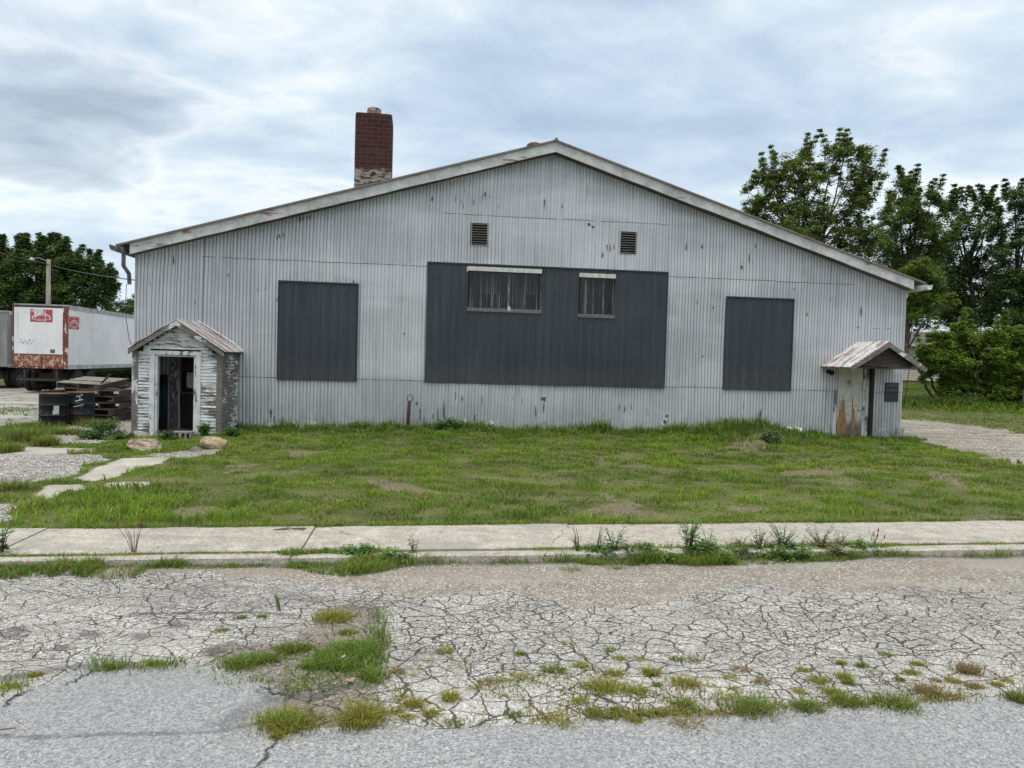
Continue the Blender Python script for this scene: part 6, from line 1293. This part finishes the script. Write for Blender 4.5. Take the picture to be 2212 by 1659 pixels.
# ---- trailers
def trailer(loc, rz, label, W_, L_, H_, z0, mbody, name='box_trailer', ribs=False, seed=1, full=True):
    e = empty(name, loc, label, 'trailer', R(rz)); m = MB()
    m.bb((-W_ / 2 + .05, .06, z0), (W_ / 2 - .0, L_, z0 + H_ - .03)); body = m.build('body', mbody, e, bevel=.01)
    m = MB(); m.bb((-W_ / 2 + .02, .02, z0 + H_ - .03), (W_ / 2 + .02, L_ + .02, z0 + H_ + .03)); m.bb((W_ / 2 - .0, .1, z0 + H_ - .16), (W_ / 2 + .03, L_, z0 + H_ - .031)); m.build('roof', M['trim_al'], e)
    m = MB(); m.bb((W_ / 2 + .001, .1, z0 - .02), (W_ / 2 + .035, L_, z0 + .12)); m.bb((W_ / 2 + .001, .1, z0 + .13), (W_ / 2 + .02, L_, z0 + .16)); m.build('side_rail', M['trim_al'], e)
    if ribs:
        m = MB(); y = .4
        while y < L_: m.bb((W_ / 2 + .0, y, z0 + .17), (W_ / 2 + .03, y + .05, z0 + H_ - .17)); y += .61
        m.build('side_ribs', mbody, e)
    sm = MB(); y = 1.22
    while y < L_ - .3 and not ribs: sm.bb((W_ / 2 + .0005, y, z0 + .17), (W_ / 2 + .007, y + .035, z0 + H_ - .17)); y += 1.22
    if not ribs: sm.build('side_seams', mbody, e)
    def wheel(x, y):
        w1 = MB(); w1.lathe([(.0, -.12), (.30, -.12), (.46, -.12), (.51, -.08), (.51, .08), (.46, .12), (.30, .12), (.28, .06), (0, .05)], n=28); o = w1.build('wheel', M['tyre'], e, True, (x, y, .51)); o.rotation_euler = (0, R(90), 0)
        w2 = MB(); w2.lathe([(.29, .10), (.24, .05), (.1, .05), (.09, .12), (0, .12)], n=20); w2.build('rim', M['rim_steel'], o, True)
    for y in (1.3, 2.55):
        for x in (W_ / 2 - .16, W_ / 2 - .45, -W_ / 2 + .16, -W_ / 2 + .45): wheel(x, y)
    m = MB(); m.bb((-.5, .3, z0 - .22), (-.38, L_ - .6, z0)); m.bb((.38, .3, z0 - .22), (.5, L_ - .6, z0))
    for y in (1.3, 2.55): m.tube([(-W_ / 2 + .1, y, .51), (W_ / 2 - .1, y, .51)], .07, 8)
    m.bb((-.55, 1.0, .6), (.55, 2.9, z0 - .22)); m.build('chassis', M['soot'], e)
    m = MB()
    for x in (-.75, .75): m.bb((x - .05, L_ - 2.6, .12), (x + .05, L_ - 2.5, z0)); m.bb((x - .13, L_ - 2.68, .06), (x + .13, L_ - 2.42, .12))
    m.tube([(-.75, L_ - 2.55, .3), (.75, L_ - 2.55, .9)], .03, 6); m.build('landing_gear', M['soot'], e)
    m = MB(); m.bb((-1.0, .04, .52), (1.0, .12, .62)); m.bb((-.7, .05, .62), (-.62, .11, z0)); m.bb((.62, .05, .62), (.7, .11, z0)); m.build('underride_bar', M['soot'], e)
    return e, body
M['trim_al'] = mat('dull_aluminium', lambda T: {'Base Color': T.ramp(T.noise(T.obj(), 3, 5), [(.3, (.22, .23, .24)), (.6, (.42, .43, .44)), (.75, (.58, .59, .59))])}, rough=.5, metal=.3)
M['tyre'] = mat('black_tyre', col=(.015, .015, .016), rough=.85); M['rim_steel'] = mat('dirty_rim', col=(.10, .095, .09), rough=.6); M['soot'] = mat('sooty_steel', lambda T: {'Base Color': T.ramp(T.noise(T.obj(), 8, 4), [(.3, (.018, .016, .015)), (.7, (.07, .05, .04))])}, rough=.8)
def m_white(T):
    o = T.obj(); X, Y, Z = T.sep(o); n = T.noise(T.map(o, (1, .5, .6)), 1.2, 5, .6); f = T.noise(o, 30, 4, .75); s = T.noise(T.map(o, (6, 6, .5)), 1, 4, .6)
    c = T.ramp(n, [(.3, (.66, .68, .71)), (.6, (.80, .82, .84))]); c = T.mix(T.m('MULTIPLY', T.st(f, .5, .68), .30), c, (.30, .32, .34)); c = T.mix(T.m('MULTIPLY', T.st(s, .58, .72), .4), c, (.36, .34, .31))
    v = T.m('MULTIPLY', T.st(T.m('ABSOLUTE', T.m('SUBTRACT', T.m('FRACT', T.m('DIVIDE', Y, 1.22)), .5)), 0, .012, 1, 0), .35); c = T.mix(v, c, (.3, .3, .3))
    return {'Base Color': c}
M['whitebox'] = mat('chalky_white_panel', m_white, rough=.6)
M['greybox'] = mat('dull_grey_panel', lambda T: {'Base Color': T.ramp(T.noise(T.map(T.obj(), (2, 2, .5)), 1.5, 5), [(.3, (.16, .165, .16)), (.7, (.30, .31, .30))])}, rough=.6, metal=.2)
TY = 33.0; ra = D(31, 797, TY); rb_ = D(150, 797, TY + .3); tz = 2.0 + 0; zb = D(150, 797, TY).z; zt = D(150, 660, TY).z; Wt = (rb_ - ra).length
mid_ = (ra + rb_) / 2
e, body = trailer((mid_.x, TY, 0), YAW, 'white box trailer with rusty rear frame and faded red posters', Wt, 11.5, zt - zb, zb, M['whitebox'])
HB = zt - zb
def m_rustf(T):
    f = T.noise(T.obj(), 9, 6, .7); g = T.noise(T.map(T.obj(), (2, 2, 1)), 2, 4)
    return {'Base Color': T.mix(T.st(g, .56, .62), T.ramp(f, [(.3, (.045, .018, .013)), (.5, (.16, .05, .03)), (.66, (.30, .12, .075)), (.72, (.55, .50, .44))]), (.62, .58, .52))}
M['rustf'] = mat('rusted_red_steel', m_rustf, rough=.85)
w2 = Wt / 2; m = MB()
m.bb((-w2, 0, zb - .01), (w2, .06, zb + .62)); m.bb((w2 - .20, -.01, zb + .62), (w2 + .012, .06, zb + HB - .05)); m.bb((-w2, -.01, zb + .62), (-w2 + .035, .06, zb + HB - .05)); m.build('rear_frame', M['rustf'], e)
m = MB(); m.bb((-w2 + .06, -.005, zb + HB - .12), (w2 - .2, .055, zb + HB - .03)); m.build('header_bar', M['soot'], e)
m = MB(); m.bb((-w2 + .065, .0, zb + .625), (w2 - .205, .05, zb + HB - .125)); dd = m.build('rear_door', M['whitebox'], e)
m = MB(); random.seed(6); x = -w2 + .05
for i in range(5): m.bb((x + .04, -.012, zb + .10), (x + .40, -.001, zb + .55)); x += (Wt - .3) / 5
m.build('bumper_plate', mat('flaking_bumper_plate', lambda T: {'Base Color': T.ramp(T.noise(T.obj(), 5, 6, .7), [(.35, (.09, .03, .02)), (.48, (.26, .10, .06)), (.56, (.45, .30, .22)), (.68, (.60, .56, .50))])}, rough=.85), e)
M['red'] = mat('faded_red_print', lambda T: {'Base Color': T.ramp(T.noise(T.obj(), 12, 4, .7), [(.35, (.36, .035, .045)), (.6, (.46, .08, .085)), (.7, (.6, .45, .45))])}, rough=.7)
M['pw'] = mat('faded_white_print', lambda T: {'Base Color': T.ramp(T.noise(T.obj(), 12, 4, .7), [(.35, (.45, .46, .46)), (.6, (.68, .69, .69))])}, rough=.7)
def poster(u0, u1, z0, z1, plane, parent, torn=False):
    """red poster with a pale arched roof shape and lines of print; plane maps (u, z, d) to local space"""
    def quad(mb, pts, d): mb.add([plane(u, z, d) for u, z in pts], [tuple(range(len(pts)))])
    r_ = MB(); quad(r_, [(u0, z0), (u1, z0), (u1, z1), (u0, z1)], .003); o = r_.build('poster', M['red'], parent); w = u1 - u0; h = z1 - z0; p = MB(); q = lambda *a: [(u0 + w * x, z0 + h * y) for x, y in a]
    quad(p, q((.06, .42), (.30, .68), (.5, .78), (.5, .68), (.32, .58), (.12, .36)), .005); quad(p, q((.94, .42), (.70, .68), (.5, .78), (.5, .68), (.68, .58), (.88, .36)), .005)
    quad(p, q((.08, .20), (.14, .20), (.14, .42), (.08, .38)), .005); quad(p, q((.86, .2), (.92, .2), (.92, .38), (.86, .42)), .005); quad(p, q((.10, .20), (.90, .20), (.90, .235), (.10, .235)), .006); quad(p, q((.3, .10), (.72, .10), (.72, .14), (.3, .14)), .005); quad(p, q((.36, .84), (.64, .84), (.58, .9), (.42, .9)), .005)
    quad(p, q((.25, .45), (.5, .58), (.75, .45), (.70, .43), (.5, .53), (.3, .43)), .006)
    if torn: quad(p, q((.0, .86), (.16, .8), (.22, .3), (.36, .5), (.60, .62), (.58, 1.0), (.2, 1.)), .007); quad(p, q((.66, .0), (.69, 0), (.69, 1), (.66, 1)), .008); quad(p, q((.20, 0), (.22, 0), (.22, .5), (.20, .5)), .008)
    p.build('print', M['pw'], o)
poster(-w2 + .72, -w2 + 1.64, zb + HB - .76, zb + HB - .20, lambda u, z, d: (u, -d, z), dd, True)
poster(.12, 1.10, zb + HB - 1.02, zb + HB - .46, lambda u, z, d: (w2 + d, u, z), body)
m = MB(); random.seed(9)
for i in range(12):
    x = -w2 + .3 + .05 * i; z = zb + 1.15 + .1 * math.sin(i * 1.9); m.tube([(x, -.004, z - .05), (x + .03 * math.cos(i), -.004, z + random.uniform(-.02, .06)), (x + .05, -.004, z + .05 * math.sin(i))], .007, 4)
m.bb((-w2 + 1.55, -.01, zb + .68), (-w2 + 1.75, -.001, zb + .84)); m.build('scribble_and_plate', M['gutter_dark'], dd)
p2 = D(-46, 808, 35.5); e2, b2_ = trailer((p2.x, 35.5, 0), YAW, 'grey ribbed box trailer parked left of the white one, mostly out of view', 2.45, 12, D(20, 672, 35.5).z - 1.02, 1.02, M['greybox'], ribs=True)
# ---- junk below the trailers
m = MB(); random.seed(14); c = D(262, 835, 37)
for i in range(7): m.box((random.uniform(-.9, .9), random.uniform(-.3, .3), .12 + .12 * (i % 3)), (random.uniform(.5, 1.1), .14, .07), Matrix.Rotation(R(random.uniform(-14, 14)), 3, 'Z') @ Matrix.Rotation(R(random.uniform(-8, 8)), 3, 'Y'), .01)
o = m.build('scrap_pile', mat('rusty_scrap', lambda T: {'Base Color': T.ramp(T.noise(T.obj(), 5, 4), [(.35, (.03, .02, .02)), (.55, (.12, .05, .035)), (.75, (.36, .34, .32))])}, rough=.8), None, loc=(c.x, 37, 0)); tag(o, 'heap of rusty scrap boards and bars under the white trailer', 'scrap pile')
# ---- utility pole and cables
pt = D(103, 560, 47); pb = D(103, 800, 47); UP = empty('utility_pole', (pb.x, 47, 0), 'grey wooden utility pole standing behind the white trailer', 'utility pole')
M['polewood'] = mat('grey_pole_wood', lambda T: {'Base Color': T.ramp(T.noise(T.map(T.obj(), (9, 9, 1)), 1, 5), [(.3, (.17, .155, .14)), (.7, (.34, .315, .285))])}, rough=.9)
m = MB(); m.tube([(0, 0, -.3), (0, 0, pt.z)], [.17, .12], 14); m.build('pole', M['polewood'], UP, True)
m = MB(); m.tube([(0, -.1, pt.z - .15), (-.5, -.15, pt.z + .05), (-.85, -.2, pt.z + .02)], .022, 8); m.build('lamp_arm', M['trim_al'], UP, True)
m = MB(); m.lathe([(0, .08), (.07, .08), (.10, .03), (.15, -.04), (.15, -.12), (.11, -.17), (0, -.18)], (-.92, -.2, pt.z - .02), 16); m.build('lamp_head', mat('lamp_head_grey', col=(.42, .42, .40), rough=.5), UP, True)
def cable(a, b, sag, r, label):
    a = Vector(a); b = Vector(b); pts = [a.lerp(b, t / 24) - Vector((0, 0, sag * 4 * (t / 24) * (1 - t / 24))) for t in range(25)]; m = MB(); m.tube(pts, r, 6); c = pts[0]; o = m.build('power_cable', M['cable'], None, True, loc=c, off=c); tag(o, label, 'cable')
topp = Vector((pb.x, 46.9, D(105, 571, 47).z))
far = D(-120, 523, 40); near_ = B_pt = BO + WD * (-9.5) + ND * -6 + Vector((0, 0, D(293, 604, 26).z)); near_ = D(300, 606, 26)
cable(topp, D(-160, 503, 44), .08, .035, 'thick overhead cable running from the pole out past the left edge')
cable(topp, near_, .10, .02, 'overhead cable sloping from the pole down to the building corner')
cable(D(215, 641, 60), D(310, 668, 34), .1, .016, 'thin lower wire between the far tree and the building')
# ---- the pale house
hz_ = 1.0; hb = D(1955, 800, 62); HX0 = D(1880, 800, 62).x; HX1 = D(2160, 800, 62).x
H = empty('pale_house', ((HX0 + HX1) / 2, 62, hz_), 'low cream-sided house with a brown shingle roof beyond the gravel road', 'house', R(2))
hw_ = (HX1 - HX0) / 2; ez = D(1975, 744, 62).z - hz_; tz_ = D(2000, 717, 66).z - hz_; bz = D(2000, 832, 62).z - hz_
M['vinyl'] = mat('cream_vinyl_siding', lambda T: {'Base Color': T.ramp(T.noise(T.obj(), .6, 3), [(.3, (.52, .50, .44)), (.7, (.60, .58, .52))])}, rough=.7)
m = MB(); zz = .28
while zz < ez - .1:
    m.add([(-hw_, -.04, zz), (hw_, -.04, zz), (hw_, -.005, zz + .2), (-hw_, -.005, zz + .2), (-hw_, .3, zz), (hw_, .3, zz)], [(0, 1, 2, 3), (0, 4, 5, 1)]); zz += .2
m.bb((-hw_, .0, .28), (hw_, 7.8, ez - .08)); m.build('siding', M['vinyl'], H)
m = MB(); m.bb((-hw_ - .02, .02, -.3), (hw_ + .02, 7.8, .275)); m.build('foundation', mat('brick_foundation', col=(.22, .14, .10), rough=.9), H)
m = MB(); m.prism([(-.5, ez), (4, tz_), (8.4, ez), (8.4, ez - .1), (-.5, ez - .1)], 0, -hw_ - .4, hw_ + .4); m.build('roof', mat('brown_shingles', lambda T: {'Base Color': T.ramp(T.noise(T.map(T.obj(), (2, 2, 8)), 1.5, 4), [(.3, (.075, .065, .06)), (.7, (.15, .13, .125))])}, rough=.9), H)
m = MB(); m.bb((-hw_ - .4, -.56, ez - .16), (hw_ + .4, -.50, ez + .02)); m.build('eave_board', M['gutter_white'], H)
m = MB(); x = D(1985, 780, 62).x - (HX0 + HX1) / 2; m.bb((x + .2, -.06, 1.2), (x + 1.5, -.02, 2.3)); wn_ = m.build('window', M['glass'], H); m = MB()
for q in (((x + .1, 1.1), (x + 1.6, 1.2)), ((x + .1, 2.3), (x + 1.6, 2.4)), ((x + .1, 1.2), (x + .2, 2.3)), ((x + 1.5, 1.2), (x + 1.6, 2.3))): m.bb((q[0][0], -.09, q[0][1]), (q[1][0], -.02, q[1][1]))
m.build('frame', M['gutter_white'], wn_)
# ---- fallen leaves, chips of stone, twigs
M['deadleaf'] = mat('dry_leaf', lambda T: {'Base Color': T.ramp(T.noise(T.obj(), 20, 3), [(.3, (.34, .20, .11)), (.7, (.56, .40, .27))])}, rough=.8)
def leaf(px, py, s, label, seed, z=.0):
    rd = random.Random(seed); b = G(px, py, z); V = [(0, 0, .012)]; n = 14
    for i in range(n):
        a = 2 * math.pi * i / n; r = s * (1 if i % 2 == 0 else .45) * rd.uniform(.75, 1.15); V.append((r * math.cos(a), r * .8 * math.sin(a), .008 + rd.uniform(0, .018)))
    F = [(0, i + 1, (i + 1) % n + 1) for i in range(n)]; o = link('dead_leaf', npmesh('dead_leaf', V, F), M['deadleaf'], None, b); o.location.z = z + .012; md = o.modifiers.new('s', 'SOLIDIFY'); md.thickness = .0012; tag(o, label, 'leaf', 'dry leaves fallen on the road')
leaf(757, 1477, .045, 'largest dry oak leaf below the grassy hollow', 1); leaf(983, 1226, .045, 'pale dry leaf lying under the big kerb clump', 2); leaf(207, 1243, .04, 'dry leaf in the left gutter', 3); leaf(222, 1240, .03, 'smaller dry leaf beside the one in the left gutter', 4); leaf(127, 1322, .04, 'flat tan leaf on the far left of the cracked road', 5); leaf(629, 1400, .03, 'reddish dead leaf in the grass row', 6); leaf(335, 1240, .025, 'dry leaf at the end of the left gutter grass', 7)
m = MB(); p = G(738, 1424, .03); m.box((0, 0, .01), (.055, .02, .008), Matrix.Rotation(R(30), 3, 'Z') @ Matrix.Rotation(R(-20), 3, 'Y')); tag(m.build('litter_scrap', M['paper'], None, loc=p), 'small white scrap of litter in the green hollow', 'litter')
m = MB(); p = G(0, 1578, .02); m.tube([(-.06, -.02, 0), (.0, 0, .004), (.06, .03, 0)], .004, 5); tag(m.build('twig', M['drystem'], None, loc=p), 'grey twig at the left edge of the road', 'twig')
m = MB(); p = G(625, 1143, .115); random.seed(2)
for i in range(7): a = random.uniform(-.5, .5); m.tube([(-.16 + .02 * i, .02 * i - .05, 0), (.0, .0, .012), (.17 * math.cos(a), .1 * math.sin(a) + .03, 0)], .005, 5)
tag(m.build('twig', M['drystem'], None, loc=p), 'dark forked twig lying on the pavement near the grass', 'twig')
# loose stones
def stones():
    rg = np.random.default_rng(77); pts = []
    for poly, n, z in ((P_GRAV[0], 700, .03), (P_GRAV[1], 500, .02), ([(700, 1215), (2000, 1190), (2000, 1215), (700, 1245)], 260, .0), ([(500, 1290), (830, 1290), (860, 1560), (480, 1470)], 260, .0), ([(0, 1330), (2212, 1300), (2212, 1640), (0, 1640)], 240, .0), ([(1960, 915), (2212, 945), (2212, 1005), (1960, 945)], 900, .0)):
        q = scatter_px([(poly, 1)], n, z); pts.append(q)
    P_ = np.concatenate(pts); n = len(P_); s = rg.uniform(.005, .014, n) * np.clip(P_[:, 1] / 9, .6, 2.2); base = np.array([(1, 0, 0), (0, 1, 0), (-1, 0, 0), (0, -1, 0), (0, 0, .8), (0, 0, -.5)], float)
    a = rg.uniform(0, 6.28, n); V = base[None] * rg.uniform(.6, 1.3, (n, 6, 1)); x = V[..., 0] * np.cos(a)[:, None] - V[..., 1] * np.sin(a)[:, None]; y = V[..., 0] * np.sin(a)[:, None] + V[..., 1] * np.cos(a)[:, None]
    V = np.stack([x, y, V[..., 2]], -1) * s[:, None, None] + P_[:, None, :]; V[..., 2] += np.where(P_[:, 1] > 9, terrain(P_[:, 0], P_[:, 1]) - P_[:, 2] + .006, .010)[:, None]
    F0 = np.array([(0, 1, 4), (1, 2, 4), (2, 3, 4), (3, 0, 4), (1, 0, 5), (2, 1, 5), (3, 2, 5), (0, 3, 5)]); F = (np.arange(n)[:, None, None] * 6 + F0[None]).reshape(-1, 3)
    g = np.repeat(rg.uniform(.25, .7, (n, 1)), 6, 0); tag(link('loose_gravel', npmesh('loose_gravel', V.reshape(-1, 3), F, g * np.array([1, .97, .92])), mat('gravel_stone', lambda T: {'Base Color': T.att('col')}, rough=.9)), kind='stuff')
stones()
